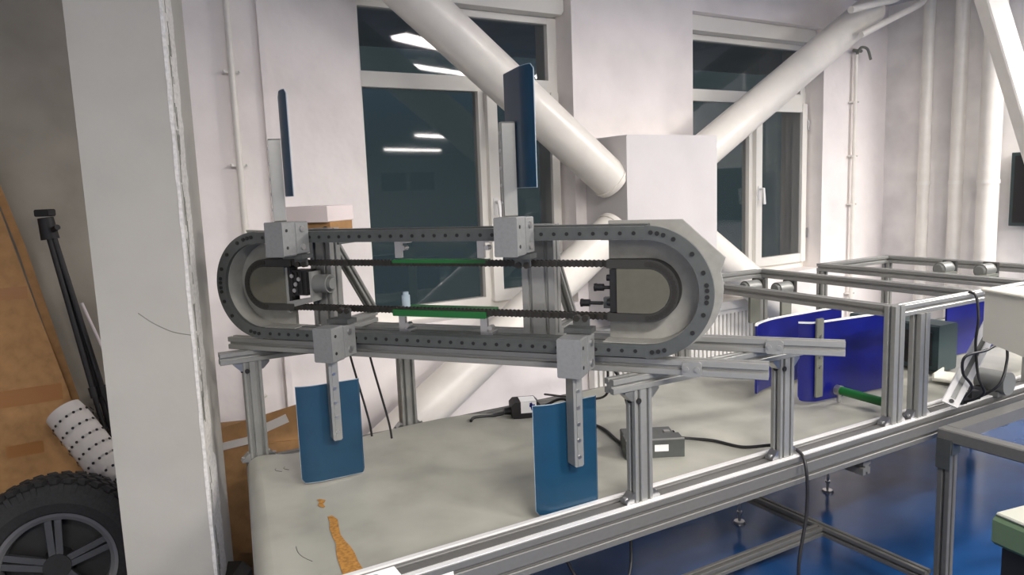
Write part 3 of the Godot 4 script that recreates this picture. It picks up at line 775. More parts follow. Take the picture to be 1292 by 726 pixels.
func make_carriage() -> Node3D:
	# built as it hangs from the lower rail; x along the track, z to the front
	var t = Node3D.new()
	t.name = numbered("paddle_carriage")
	add_child(t)
	var b = MB.new(); b.box(Vector3(0, 0, 0.034), Vector3(0.070, 0.098, 0.060), Basis.IDENTITY, 0.003)
	var bb = put("slide_block", b, M.block, t)
	for sg in [-1.0, 1.0]:
		for yy in [-0.028, 0.028]:
			b = MB.new(); b.cyl(Vector3(sg * 0.034, yy, 0.036), Vector3(sg * 0.039, yy, 0.036), 0.010, -1.0, 12)
			put("side_bolt", b, M.steel, bb)
	b = MB.new(); b.box(Vector3(0, 0, 0.094), Vector3(0.066, 0.104, 0.060), Basis.IDENTITY, 0.003)
	var cb = put("clamp_block", b, M.block, t)
	for sg in [-1.0, 1.0]:
		for yy in [-0.026, 0.026]:
			b = MB.new(); b.cyl(Vector3(sg * 0.0325, yy, 0.105), Vector3(sg * 0.0342, yy, 0.105), 0.005, -1.0, 10)
			put("clamp_screw", b, M.black, cb)
	b = MB.new(); b.box(Vector3(0, 0.058, 0.02), Vector3(0.075, 0.014, 0.05)); b.box(Vector3(0, 0.075, 0.004), Vector3(0.046, 0.03, 0.006))
	var ch = put("chain_bracket", b, M.plate, t)
	for sg in [-1.0, 1.0]:
		b = MB.new(); b.cyl(Vector3(sg * 0.012, 0.086, -0.006), Vector3(sg * 0.012, 0.086, 0.012), 0.009, -1.0, 14)
		put("roller", b, M.chain, ch)
	var bx = Vector3(0.643, 0, -0.766); var f = Vector3(0.766, 0, 0.643)
	var ax = Basis(bx, Vector3.UP, f)
	var ac = Vector3(0, 0, 0.088)
	b = MB.new(); b.box(ac + Vector3(0, -0.175, 0), Vector3(0.028, 0.246, 0.036), ax, 0.004)
	b.box(ac + f * 0.0175 + Vector3(0, -0.175, 0), Vector3(0.010, 0.240, 0.004), ax)
	var arm = put("arm", b, M.alu, t)
	for i in 5:
		b = MB.new(); b.cyl(ac + f * 0.019 + Vector3(0, -0.09 - i * 0.045, 0), ac + f * 0.0215 + Vector3(0, -0.09 - i * 0.045, 0), 0.005, -1.0, 10)
		put("arm_screw", b, M.steel, arm)
	# blade: bent sheet with rounded ends, blue film on both faces, bright raw edge
	var line = []                                # (along b, away from the arm side)
	for i in 4: line.append(Vector2(0.088 - i * 0.003, -0.006 + i * 0.002))
	line.append(Vector2(0.03, 0.0)); line.append(Vector2(-0.045, 0.0))
	for i in 7:
		var a: float = deg_to_rad(4.0 + i * 4.0)
		line.append(line[-1] + Vector2(-cos(a), -sin(a)) * 0.009)
	var yt = -0.128; var yb = -0.430
	var p0 = ac - f * 0.0215
	for e in [["blade", M.film, 0.0035, 0.0], ["blade_edge", M.edge, 0.0016, 0.0015]]:
		b = MB.new()
		var th: float = e[2]; var gr: float = e[3]
		var fr = []; var bk = []
		for i in line.size():
			var tg: Vector2 = (line[mini(i + 1, line.size() - 1)] - line[maxi(i - 1, 0)]).normalized()
			var nn = Vector2(-tg.y, tg.x)
			if nn.y > 0: nn = -nn
			var l: Vector2 = line[i]
			if i == 0: l -= tg * gr
			if i == line.size() - 1: l += tg * gr
			fr.append(p0 + bx * l.x + f * l.y); bk.append(p0 + bx * (l.x + nn.x * th) + f * (l.y + nn.y * th))
			if gr > 0.0:
				var md: Vector3 = p0 + bx * (l.x + nn.x * 0.00095) + f * (l.y + nn.y * 0.00095)
				fr[-1] = md; bk[-1] = md + bx * nn.x * th + f * nn.y * th
		var top = Vector3(0, yt + gr, 0); var bot = Vector3(0, yb - gr, 0)
		var rc = 0.012                            # rounded lower corners
		var lo = []
		for i in line.size():
			var dd: float = minf(line[i].distance_to(line[0]), line[i].distance_to(line[-1]))
			var k = 0.0
			if dd < rc: k = rc - sqrt(maxf(0.0, rc * rc - pow(rc - dd, 2.0)))
			lo.append(bot + Vector3(0, k, 0))
		var ft = []; var fb = []; var kt = []; var kb = []
		for i in fr.size():
			ft.append(fr[i] + top); fb.append(fr[i] + lo[i]); kt.append(bk[i] + top); kb.append(bk[i] + lo[i])
		b.strip(ft, fb); b.strip(kb, kt)
		b.strip(kt, ft); b.strip(fb, kb)
		for i in [0, fr.size() - 1]:
			var nn3: Vector3 = (fr[i] - fr[1 if i == 0 else i - 1]).normalized()
			b.quad(ft[i], fb[i], kb[i], kt[i], nn3)
		put(e[0], b, e[1], t)
	return t

func build_carriages():
	var proto = make_carriage()
	var spots = [
		[-0.147, -1, "blue paddle hanging lowest and nearest the front rail, on a grey clamp"],
		[-0.91, -1, "blue paddle hanging over the brown stain end of the belt"],
		[-0.311, 1, "blue paddle standing upright above the track before the first window"],
		[-1.058, 1, "blue paddle standing above the track seen edge-on beside the carton"]]
	for i in spots.size():
		var e = spots[i]
		var o: Node3D = proto
		if i > 0:
			o = proto.duplicate()
			o.name = numbered("paddle_carriage")
			add_child(o)
		o.position = T(e[0], YC + e[1] * 0.158, 0.030)
		o.rotation_degrees = Vector3(0, ANG_M, 0)
		if e[1] > 0: o.basis = Basis(Vector3.UP, deg_to_rad(ANG_M)) * Basis(Vector3(0, 0, 1), PI)
		tag(o, e[2], "paddle", "blue paddles carried round the track")

# ------------------------------------------------------------------ things on and round the belt
func cable(called: String, pts: Array, r: float, label: String, m: Material = null, group := ""):
	var base: Vector3 = pts[0]
	var b = from(base); b.tube(smooth(pts, 10), r, 8)
	var o = MeshInstance3D.new()
	o.name = numbered(called)
	o.mesh = b.st.commit()
	o.material_override = m if m else M.cable
	add_child(o)
	o.position = base
	tag(o, label, "cable", group)

func build_small():
	# power adapter on the far edge of the belt
	var p = C(0.185, belt_y(0.185, -0.94), -0.94)
	var t = thing("power_adapter", p, 8.0, "black power adapter with a white label on the belt's far edge", "adapter")
	var b = MB.new(); b.box(Vector3(0, 0.038, 0), Vector3(0.115, 0.072, 0.085), Basis.IDENTITY, 0.014)
	put("body", b, M.black, t)
	b = MB.new(); b.cyl(Vector3(-0.057, 0.03, 0), Vector3(-0.082, 0.03, 0), 0.016, 0.013, 14)
	put("plug", b, M.black, t)
	b = MB.new(); b.box(Vector3(0.01, 0.0752, 0.005), Vector3(0.062, 0.0015, 0.07)); b.box(Vector3(0.01, 0.052, 0.0432), Vector3(0.062, 0.045, 0.0015))
	var lb = put("label_sticker", b, M.white, t)
	b = MB.new(); b.box(Vector3(0.022, 0.055, 0.0443), Vector3(0.010, 0.030, 0.001), Basis(Vector3(0, 0, 1), 0.25)); b.box(Vector3(0.024, 0.058, 0.0443), Vector3(0.022, 0.010, 0.001))
	put("print", b, M.blue, lb)
	# grey metal box beside the near post
	p = Vector3(0.44, 0.718, -2.36)
	t = thing("power_supply", p, 2.0, "low grey metal box with a small white label behind the near post", "box")
	b = MB.new(); b.box(Vector3(0, 0.03, 0.04), Vector3(0.19, 0.06, 0.07), Basis.IDENTITY, 0.002); b.box(Vector3(0.0, 0.025, -0.04), Vector3(0.17, 0.05, 0.09), Basis.IDENTITY, 0.002)
	put("housing", b, M.plate, t)
	b = MB.new(); b.box(Vector3(0, 0.062, 0.072), Vector3(0.19, 0.004, 0.006)); b.box(Vector3(0.06, 0.054, -0.02), Vector3(0.02, 0.01, 0.02))
	put("lip", b, M.alu, t)
	b = MB.new(); b.box(Vector3(0.02, 0.034, 0.0756), Vector3(0.045, 0.022, 0.001))
	put("label_sticker", b, M.white, t)
	var e = func(s: float, tt: float) -> Vector3: return C(s, belt_y(s, tt) + 0.006, tt)
	cable("power_cable", [Vector3(0.525, 0.765, -2.40), e.call(0.44, -0.33), e.call(0.52, -0.25), e.call(0.56, -0.15), C(0.61, 0.742, -0.055), C(0.622, 0.742, 0.02), C(0.61, 0.70, 0.06), C(0.61, 0.56, 0.065), C(0.57, 0.38, 0.07), C(0.60, 0.22, 0.07), C(0.62, 0.06, 0.06), C(0.66, 0.006, 0.12)], 0.0055, "black cable from the grey box hanging down the front rail to the floor")
	cable("power_cable", [C(0.14, belt_y(0.14, -0.95) + 0.03, -0.95), e.call(0.07, -0.98), e.call(-0.02, -0.97), e.call(-0.06, -0.93)], 0.006, "short black cable leaving the adapter's plug end to the left")
	cable("power_cable", [C(0.26, belt_y(0.26, -0.9) + 0.035, -0.90), C(0.30, 0.77, -0.82), e.call(0.30, -0.68), e.call(0.29, -0.55), e.call(0.26, -0.42), C(0.26, 0.745, -0.33)], 0.0055, "black cable running from the adapter towards the grey box")
	cable("looped_cable", [T(-0.10, 1.10, -0.20), Vector3(0.255, 1.055, -2.29), Vector3(0.285, 1.05, -2.28), Vector3(0.325, 1.0, -2.27), Vector3(0.355, 0.90, -2.275), Vector3(0.372, 0.80, -2.30), Vector3(0.375, 0.752, -2.31)], 0.006, "black cable arching down from the track to the grey box beside the near post")
	cable("looped_cable", [T(-0.16, 1.128, -0.34), T(-0.19, 1.06, -0.36), T(-0.18, 0.98, -0.36), T(-0.21, 0.9, -0.37), C(0.22, 0.80, -0.84)], 0.004, "thin dark cable dropping from the track to the adapter")
	for k in [[-1.10, "left of two thin dark cables hanging beside the left blue paddle"], [-1.017, "right of two thin dark cables hanging beside the left blue paddle"]]:
		var q: Vector3 = T(k[0] - 0.02, 1.13, -0.25)
		var w: Vector3 = T(k[0] + 0.01, 1.0, -0.25); var z = T(k[0] + 0.055, 0.80, -0.26); var y2 = T(k[0] + 0.065, 0.728, -0.262)
		cable("hanging_cable", [q, w, z, y2], 0.004, k[1])
	cable("hanging_cable", [C(-0.12, 0.60, -0.30), C(-0.08, 0.42, -0.2), C(0.0, 0.34, -0.15), C(0.12, 0.40, -0.2), C(0.19, 0.60, -0.3)], 0.005, "thin dark cable loop sagging below the front rail of the conveyor")
	# carton on the bracket behind the track
	p = T(-1.16, YC + 0.1305, -0.205)
	t = thing("carton", p, ANG_M, "small brown carton with a pale lid behind the upper rail", "carton")
	b = MB.new(); b.box(Vector3(0.005, 0.0375, 0), Vector3(0.18, 0.075, 0.13), Basis.IDENTITY, 0.002)
	put("tray", b, M.kraft, t)
	b = MB.new(); b.box(Vector3(0.0, 0.092, 0.004), Vector3(0.195, 0.054, 0.15), Basis.IDENTITY, 0.003)
	put("lid", b, M.pale, t)
	b = MB.new(); b.cyl(Vector3(0.075, 0.040, 0.064), Vector3(0.075, 0.040, 0.0665), 0.011, -1.0, 16)
	put("hand_hole", b, M.black, t)

# ------------------------------------------------------------------ the frames, guides and drives to the right
func build_right():
	var t = thing("scanner_frame", C(1.13, 0.73, 0), ANG_C, "rectangular aluminium frame on posts over the belt beside the blue guides", "frame")
	var base = Vector3(1.13, 0.73, 0)
	var b: MB
	for e in [[1.13, 0.0, 0.73], [1.27, 0.005, 0.73], [1.13, -1.06, 0.70], [1.66, -1.06, 0.70]]:
		b = from(base); b.bar(Vector3(e[0], e[2], e[1]), Vector3(e[0], 1.15 if e[0] < 1.2 else 1.11, e[1]), 0.055, 0.045, Vector3(0, 0, 1), 1, 1)
		var po = put("post", b, M.alu, t)
		for sg in [-1.0, 1.0]:
			b = from(base)
			bracket(b, Vector3(e[0] + sg * 0.028, e[2] + 0.002, e[1]), Vector3(sg, 0, 0))
			put("base_bracket", b, M.steel, po)
	for e in [[Vector3(1.13, 1.13, -0.025), Vector3(1.13, 1.13, -1.035)], [Vector3(1.16, 1.13, 0.0), Vector3(2.0, 1.13, 0.0)], [Vector3(1.66, 1.13, -0.022), Vector3(1.66, 1.13, -1.06)], [Vector3(1.16, 1.13, -1.06), Vector3(1.64, 1.13, -1.06)]]:
		b = from(base); b.bar(e[0], e[1], 0.04, 0.04)
		put("frame_bar", b, M.alu, t)
	# second frame further along
	t = thing("scanner_frame", C(2.1, 0.73, 0), ANG_C, "aluminium frame further down the line behind the cream control box", "frame")
	base = Vector3(2.1, 0.73, 0)
	for e in [[2.05, 0.0], [2.6, 0.0], [2.05, -1.0], [2.6, -1.0]]:
		b = from(base); b.bar(Vector3(e[0], 0.70 if e[1] < -0.5 else 0.73, e[1]), Vector3(e[0], 1.11, e[1]), 0.04, 0.04, Vector3(0, 0, 1))
		put("post", b, M.alu, t)
	for e in [[Vector3(2.05, 1.13, 0.02), Vector3(2.05, 1.13, -1.02)], [Vector3(2.6, 1.13, 0.02), Vector3(2.6, 1.13, -1.02)], [Vector3(2.07, 1.13, -1.0), Vector3(2.58, 1.13, -1.0)], [Vector3(2.07, 1.13, 0.0), Vector3(2.58, 1.13, 0.0)]]:
		b = from(base); b.bar(e[0], e[1], 0.04, 0.04)
		put("frame_bar", b, M.alu, t)
	# small drives on the bars
	var dl = [
		[1.225, -0.72, 1.135, "grey cylindrical drive above the blue guide's flared entry", 1],
		[1.305, -0.62, 1.13, "grey cylindrical drive beside the first, above the blue guide wall", 1],
		[2.15, -0.42, 1.16, "grey cylindrical drive on the second frame, left of the pair", 0],
		[2.15, -0.24, 1.165, "grey cylindrical drive on the second frame, nearest the cream box", 0]]
	for e in dl:
		var q = Vector3(e[0], e[2], e[1])
		t = thing("drive_unit", C(q.x, q.y, q.z), ANG_C, e[3], "motor", "small drives on the aluminium frames")
		b = MB.new(); b.cyl(Vector3(-0.045, 0, 0), Vector3(0.03, 0, 0), 0.030, -1.0, 24); b.cyl(Vector3(-0.055, 0, 0), Vector3(-0.045, 0, 0), 0.02, 0.024, 24)
		put("motor", b, M.motor, t)
		b = MB.new(); b.box(Vector3(0.04, -0.005, 0), Vector3(0.018, 0.075, 0.06), Basis.IDENTITY, 0.004)
		put("gear_flange", b, M.guide, t)
		b = MB.new()
		if e[4] == 1: b.box(Vector3(0.0, -0.09, 0.012), Vector3(0.06, 0.13, 0.012), Basis.IDENTITY, 0.003)
		else: b.box(Vector3(-0.02, -0.02, 0.025), Vector3(0.10, 0.012, 0.03))
		put("mount_plate", b, M.greygreen, t)
	# blue guide walls over the belt
	var wall = func(label: String, pts: Array, y1: float):
		var bs: Vector3 = Vector3(pts[0].x, 0.735, pts[0].z)
		var g = thing("blue_guide", C(bs.x, bs.y, bs.z), ANG_C, label, "guide")
		var q = smooth(pts, 6)
		var lo = []; var hi = []; var lo2 = []; var hi2 = []
		for i in q.size():
			var tg: Vector3 = q[mini(i + 1, q.size() - 1)] - q[maxi(i - 1, 0)]
			var nn = Vector3(tg.z, 0, -tg.x).normalized() * 0.008
			var k: float = 0.02 * exp(-i * 1.3)
			lo.append(q[i] + Vector3(0, 0.730 + k, 0)); hi.append(q[i] + Vector3(0, y1, 0))
			lo2.append(q[i] + nn + Vector3(0, 0.730 + k, 0)); hi2.append(q[i] + nn + Vector3(0, y1, 0))
		var bb = from(bs); bb.strip(lo, hi); bb.strip(hi2, lo2); bb.strip(lo2, lo)
		for i in [0, q.size() - 1]: bb.quad(lo[i], hi[i], hi2[i], lo2[i], (q[i] - q[1 if i == 0 else i - 1]).normalized())
		put("sheet", bb, M.blue, g)
		var ha = []; var hb = []
		for i in q.size(): ha.append(hi[i] + Vector3(0, 0.001, 0)); hb.append(hi2[i] + Vector3(0, 0.001, 0))
		bb = from(bs)
		for i in q.size() - 1:
			bb.box((hi[i] + hi2[i + 1]) / 2 + Vector3(0, 0.003, 0), Vector3((hi[i + 1] - hi[i]).length() + 0.002, 0.006, 0.011), Basis(Vector3.UP, atan2(-(hi[i + 1] - hi[i]).z, (hi[i + 1] - hi[i]).x)))
		put("top_edge", bb, M.white, g)
		return g
	var g1: Node3D = wall.call("blue guide wall nearest the front posts, with a grey strip at its end", [Vector3(1.09, 0, -0.365), Vector3(1.13, 0, -0.325), Vector3(1.20, 0, -0.315), Vector3(1.35, 0, -0.30), Vector3(1.56, 0, -0.28)], 1.04)
	b = from(Vector3(1.09, 0.735, -0.365)); b.box(Vector3(1.145, 0.905, -0.312), Vector3(0.035, 0.31, 0.008), Basis(Vector3.UP, -0.1), 0.002)
	var sp = put("end_strip", b, M.greygreen, g1)
	b = from(Vector3(1.09, 0.735, -0.365))
	for yy in [0.99, 0.95, 0.91, 0.87]: b.cyl(Vector3(1.145, yy, -0.309), Vector3(1.145, yy, -0.304), 0.006, -1.0, 8)
	put("bolt", b, M.steel, sp)
	wall.call("blue guide wall behind the first, flared at its entry end", [Vector3(1.03, 0, -0.515), Vector3(1.08, 0, -0.545), Vector3(1.2, 0, -0.575), Vector3(1.4, 0, -0.58), Vector3(1.64, 0, -0.58)], 1.015)
	wall.call("blue guide piece further right beside the cream control box", [Vector3(2.20, 0, -0.43), Vector3(2.40, 0, -0.42), Vector3(2.75, 0, -0.40)], 1.01)
	# green roller in front of the blue wall
	var rp = Vector3(1.225, 0.765, -0.27)
	t = thing("green_roller", C(rp.x, rp.y, rp.z), ANG_C, "green roller with a pale metal end lying before the blue wall", "roller")
	b = from(rp); b.cyl(Vector3(1.225, 0.77, -0.27), Vector3(1.225, 0.765, -0.04), 0.017, -1.0, 18)
	put("tube", b, M.green, t)
	b = from(rp); b.cyl(Vector3(1.225, 0.77, -0.292), Vector3(1.225, 0.77, -0.27), 0.02, -1.0, 18); b.cyl(Vector3(1.225, 0.755, -0.28), Vector3(1.225, 0.723, -0.28), 0.008, -1.0, 8)
	put("end_cap", b, M.steel, t)
	# dark cabinet and tray behind the posts
	t = thing("dark_tunnel", C(1.99, 0.725, -0.52), ANG_C, "dark teal boxed tunnel standing on the belt beyond the blue guides", "machine")
	b = MB.new(); b.box(Vector3(0, 0.105, 0), Vector3(0.14, 0.21, 0.44), Basis.IDENTITY, 0.008)
	put("housing", b, M.tealdark, t)
	b = MB.new(); b.box(Vector3(-0.073, 0.10, 0), Vector3(0.008, 0.15, 0.38), Basis.IDENTITY, 0.002)
	put("front_panel", b, M.black, t)
	t = thing("white_tray", C(1.86, 0.725, -0.20), ANG_C + 15.0, "small white tray lying on the belt before the dark tunnel", "tray")
	b = MB.new(); b.box(Vector3(0, 0.008, 0), Vector3(0.14, 0.016, 0.12), Basis.IDENTITY, 0.004)
	put("base", b, M.cream, t)
	b = MB.new(); b.box(Vector3(0, 0.022, 0.056), Vector3(0.14, 0.02, 0.006)); b.box(Vector3(0, 0.022, -0.056), Vector3(0.14, 0.02, 0.006))
	put("rim", b, M.cream, t)
	# cream control box on a slanted strut
	var cb = Vector3(1.645, 1.02, -2.30)
	t = thing("control_box", cb, ANG_C - 22.0, "cream sheet-metal control box with a slanted underside at the right edge", "box")
	b = MB.new(); b.xf = Transform3D(Basis(Vector3.UP, PI / 2), Vector3(-0.075, 0, 0))
	b.prism(PackedVector2Array([Vector2(0.0, 0.05), Vector2(0.04, 0.0), Vector2(0.22, 0.02), Vector2(0.22, 0.185), Vector2(0.0, 0.185)]), 0.0, 0.30, Transform3D(Basis.IDENTITY, Vector3(-0.11, 0, 0)))
	put("housing", b, M.cream, t)
	b = MB.new(); b.box(Vector3(0.07, 0.19, 0.0), Vector3(0.31, 0.010, 0.23), Basis.IDENTITY, 0.003)
	put("cover", b, M.cream, t)
	var sb = Vector3(1.43, 0.733, 0.03)
	t = thing("slanted_strut", C(sb.x, sb.y, sb.z), ANG_C, "bright aluminium strut slanting from the front rail up to the control box", "strut")
	var e0 = sb + Vector3(0, 0.016, 0); var e1 = Vector3(1.615, 1.05, 0.075)
	var sz = (e1 - e0).normalized(); var sx = Vector3(-0.87, 0.1, 0.49).cross(sz).normalized(); var sbs = Basis(sx, sz.cross(sx), sz)
	b = from(sb)
	for sg in [-1.0, 1.0]: b.box((e0 + e1) / 2 + sx * sg * 0.018, Vector3(0.020, 0.03, e0.distance_to(e1)), sbs, 0.002)
	b.box(e0 + sz * 0.012, Vector3(0.018, 0.03, 0.024), sbs)
	put("profile", b, mat(rgb(232, 232, 228), 0.6), t)
	b = from(sb); b.box((e0 + e1) / 2, Vector3(0.018, 0.012, e0.distance_to(e1) - 0.03), sbs)
	put("slot_floor", b, M.motor, t)
	b = from(sb); b.cyl(e0 + sz * 0.014 + sbs.y * 0.014, e0 + sz * 0.014 + sbs.y * 0.020, 0.008, -1.0, 10)
	put("bolt", b, M.dark, t)
	cable("black_cable", [C(1.56, 1.155, 0.01), C(1.565, 1.14, 0.035), C(1.56, 1.06, 0.05), C(1.53, 0.97, 0.06), C(1.50, 0.86, 0.09), C(1.52, 0.79, 0.10), C(1.53, 0.735, 0.02)], 0.005, "black cable hung over the frame bar and past the strut")
	cable("black_cable", [C(1.68, 1.04, 0.04), C(1.66, 0.98, 0.08), C(1.56, 0.95, 0.09), C(1.43, 0.94, 0.08), C(1.42, 0.88, 0.08), C(1.46, 0.82, 0.09), C(1.48, 0.735, 0.02)], 0.005, "black cable looping left across the strut under the control box")
	cable("black_cable", [C(1.70, 1.04, 0.05), C(1.70, 0.95, 0.08), C(1.69, 0.88, 0.09), C(1.64, 0.80, 0.09), C(1.62, 0.735, 0.02)], 0.005, "black cable dropping straight below the control box")
	var kb = C(1.64, 0.731, 0.0)
	t = thing("cable_clump", kb, ANG_C, "clump of black connectors and cable ends on the rail", "connectors")
	var rg = RandomNumberGenerator.new(); rg.seed = 12
	for i in 6:
		b = MB.new(); b.box(Vector3(-0.11 + i * 0.05, 0.018, rg.randf_range(-0.015, 0.02)), Vector3(0.035, 0.035, 0.028), Basis(Vector3.UP, rg.randf_range(-0.6, 0.6)), 0.005)
		put("connector", b, M.black, t)
	t = thing("round_motor", C(1.76, 0.731, 0.01), ANG_C, "pale grey round motor at the right edge above the cables", "motor")
	b = MB.new(); b.cyl(Vector3(0, 0.05, -0.05), Vector3(0, 0.05, 0.06), 0.045, -1.0, 24); b.box(Vector3(0, 0.01, 0), Vector3(0.08, 0.02, 0.08))
	put("body", b, M.motor, t)
	# table frame in front of the conveyor
	base = Vector3(1.31, 0.0, 0.10)
	t = thing("table_frame", C(base.x, 0, base.z), ANG_C, "bare aluminium table frame standing before the conveyor's right end", "table frame")
	for z in [0.10, 1.3]:
		for x in [1.31, 2.2]:
			b = from(base); b.bar(Vector3(x, 0.03, z), Vector3(x, 0.66, z), 0.045, 0.045, Vector3(0, 0, 1))
			var lg = put("leg", b, M.rail, t)
			b = from(base); b.cyl(Vector3(x, 0, z), Vector3(x, 0.03, z), 0.03, 0.012, 16)
			put("levelling_foot", b, M.steel, lg)
	for e in [[Vector3(1.31, 0.68, 0.075), Vector3(1.31, 0.68, 1.32)], [Vector3(2.2, 0.68, 0.075), Vector3(2.2, 0.68, 1.32)], [Vector3(1.335, 0.68, 0.10), Vector3(2.17, 0.68, 0.10)], [Vector3(1.335, 0.68, 1.3), Vector3(2.17, 0.68, 1.3)]]:
		b = from(base); b.box((e[0] + e[1]) / 2, Vector3(maxf(0.05, absf(e[1].x - e[0].x)), 0.045, maxf(0.05, absf(e[1].z - e[0].z))), Basis.IDENTITY, 0.004)
		put("top_bar", b, M.rail, t)
	b = from(base); b.box(Vector3(1.282, 0.615, 0.10), Vector3(0.006, 0.11, 0.05)); b.box(Vector3(1.31, 0.64, 0.126), Vector3(0.05, 0.05, 0.006))
	put("corner_plate", b, M.plate, t)
	# green-edged cabinet corner at the lower right
	t = thing("worktop_cabinet", Vector3(1.42, 0.0, -1.42), 20.0, "black cabinet with a pale green-edged worktop at the lower right corner", "cabinet")
	b = MB.new(); b.box(Vector3(0, 0.38, 0), Vector3(0.54, 0.76, 0.5), Basis.IDENTITY, 0.004)
	put("body", b, M.black, t)
	b = MB.new(); b.box(Vector3(0, 0.795, 0), Vector3(0.57, 0.07, 0.53), Basis.IDENTITY, 0.010)
	put("worktop_edge", b, mat(rgb(84, 104, 80), 0.45), t)
	b = MB.new(); b.box(Vector3(0, 0.834, 0), Vector3(0.56, 0.008, 0.52), Basis.IDENTITY, 0.003)
	put("worktop", b, mat(rgb(158, 160, 148), 0.5), t)
	# dark display on the projecting wall at the right edge
	t = thing("wall_display", W(6.22, 1.20, -2.40), ANG_W, "dark flat display on the wall at the far right edge", "display")
	b = MB.new(); b.box(Vector3(0, 0.25, 0), Vector3(0.05, 0.55, 0.7), Basis.IDENTITY, 0.005)
	put("casing", b, M.tealdark, t)
	b = MB.new(); b.box(Vector3(-0.027, 0.25, 0), Vector3(0.004, 0.5, 0.65))
	put("screen", b, M.black, t)

# ------------------------------------------------------------------ alcove at the left: cartons, tripod, wheel
func build_left():
	var b: MB
	# big flattened carton leaning back
	var p = Vector3(-2.0, 0.0, -2.95)
	var t = thing("cardboard_sheet", p, 32.0, "tall brown flattened carton leaning in the alcove at the left edge", "cardboard")
	var out = PackedVector2Array([Vector2(-0.75, 0.0), Vector2(0.27, 0.0), Vector2(0.235, 0.25), Vector2(0.20, 0.5), Vector2(0.135, 0.85), Vector2(0.07, 1.15), Vector2(0.02, 1.4), Vector2(-0.04, 1.7), Vector2(-0.09, 1.95), Vector2(-0.13, 2.02), Vector2(-0.75, 2.05)])
	var lean = Transform3D(Basis(Vector3(1, 0, 0), deg_to_rad(-4.0)), Vector3.ZERO)
	b = MB.new(); b.prism(out, -0.012, 0.012, lean)
	put("sheet", b, M.kraft, t)
	b = MB.new(); b.prism(PackedVector2Array([Vector2(0.275, 0.05), Vector2(0.305, 0.1), Vector2(0.05, 1.45), Vector2(-0.075, 1.98), Vector2(-0.10, 1.98), Vector2(0.02, 1.45)]), -0.05, -0.014, lean)
	put("folded_flap", b, M.kraft, t)
	for e in [[0.82, 0.07, -0.6, 0.12], [1.25, 0.05, -0.6, 0.04], [0.60, 0.05, -0.1, 0.03]]:
		b = MB.new(); b.box(lean * Vector3((e[2] + e[3]) / 2, e[0], 0.0128), Vector3(e[3] - e[2], e[1], 0.0008), lean.basis)
		put("packing_tape", b, M.tape, t)
	# folded tripod
	p = Vector3(-1.70, 0.0, -3.08)
	t = thing("folded_tripod", p, 0.0, "slim black folded tripod leaning beside the brown carton", "tripod")
	var foot = Vector3(0.06, 0, 0.0); var head = Vector3(-0.225, 1.5, -0.02)
	for k in 3:
		var o = Vector3(cos(k * 2.1) * 0.022, 0, sin(k * 2.1) * 0.022)
		b = MB.new(); b.cyl(foot + o * 1.3, foot.lerp(head, 0.55) + o, 0.008, 0.010, 10); b.cyl(foot.lerp(head, 0.5) + o, head + o * 0.4, 0.011, 0.012, 10)
		var lg = put("leg", b, M.black, t)
		b = MB.new(); b.cyl(foot.lerp(head, 0.52) + o, foot.lerp(head, 0.55) + o, 0.016, -1.0, 10)
		put("leg_clamp", b, M.black, lg)
	b = MB.new(); b.cyl(head + Vector3(0, -0.04, 0), head + Vector3(-0.01, 0.05, 0), 0.035, 0.03, 14); b.box(head + Vector3(-0.01, 0.07, 0), Vector3(0.06, 0.03, 0.05), Basis.IDENTITY, 0.005); b.cyl(head + Vector3(0.03, 0.0, 0.02), head + Vector3(0.06, 0.01, 0.04), 0.012, -1.0, 8)
	put("head", b, M.black, t)
	# black stand leg bundle beside it and a wrapped brown roll
	p = Vector3(-1.52, 0.0, -3.22)
	p = Vector3(-1.56, 0.0, -3.12)
	t = thing("wrapped_roll", p, 0.0, "short brown wrapped roll standing half hidden behind the column", "roll")
	b = MB.new(); b.cyl(Vector3(0.10, 0.0, 0), Vector3(-0.17, 1.06, -0.03), 0.045, 0.04, 18)
	put("wrapping", b, mat(rgb(120, 84, 58), 0.7), t)
	t = thing("thin_rod", Vector3(-1.44, 0.0, -3.05), 0.0, "thin pale rod leaning up beside the wrapped roll", "rod")
	b = MB.new(); b.cyl(Vector3(0.06, 0, 0.02), Vector3(-0.385, 1.185, -0.05), 0.006, -1.0, 8)
	put("rod", b, M.pale, t)
	t = thing("black_bag", Vector3(-1.74, 0.0, -3.30), 32.0, "black padded bag standing behind the wheel and the column", "bag")
	b = MB.new(); b.box(Vector3(0, 0.35, 0), Vector3(0.20, 0.70, 0.12), Basis.IDENTITY, 0.05)
	put("body", b, M.black, t)
	b = MB.new(); b.tube(smooth([Vector3(-0.08, 0.70, 0), Vector3(-0.06, 0.78, 0), Vector3(0.06, 0.78, 0), Vector3(0.08, 0.70, 0)]), 0.01, 8)
	put("strap", b, M.black, t)
	# rolled perforated sheet
	var r0 = Vector3(-1.86, 0.74, -2.97); var r1 = Vector3(-1.52, 0.38, -2.83)
	t = thing("perforated_roll", r1, 0.0, "white perforated sheet rolled up, lying slanted above the tyre", "sheet")
	var ax = (r1 - r0).normalized()
	var ux = ax.cross(Vector3(0, 0, 1)).normalized(); var vx = ax.cross(ux)
	var pa = []; var pb = []
	for i in 33:
		var a: float = -0.6 + TAU * 1.15 * i / 32.0
		var rr: float = 0.062 + i * 0.0006
		pa.append(r0 - r1 + (ux * cos(a) + vx * sin(a)) * rr + ax * (0.02 if i < 16 else -0.015)); pb.append((ux * cos(a) + vx * sin(a)) * rr)
	b = MB.new(); b.strip(pa, pb)
	put("rolled_sheet", b, mat(rgb(196, 192, 186), 0.6), t)
	b = MB.new()
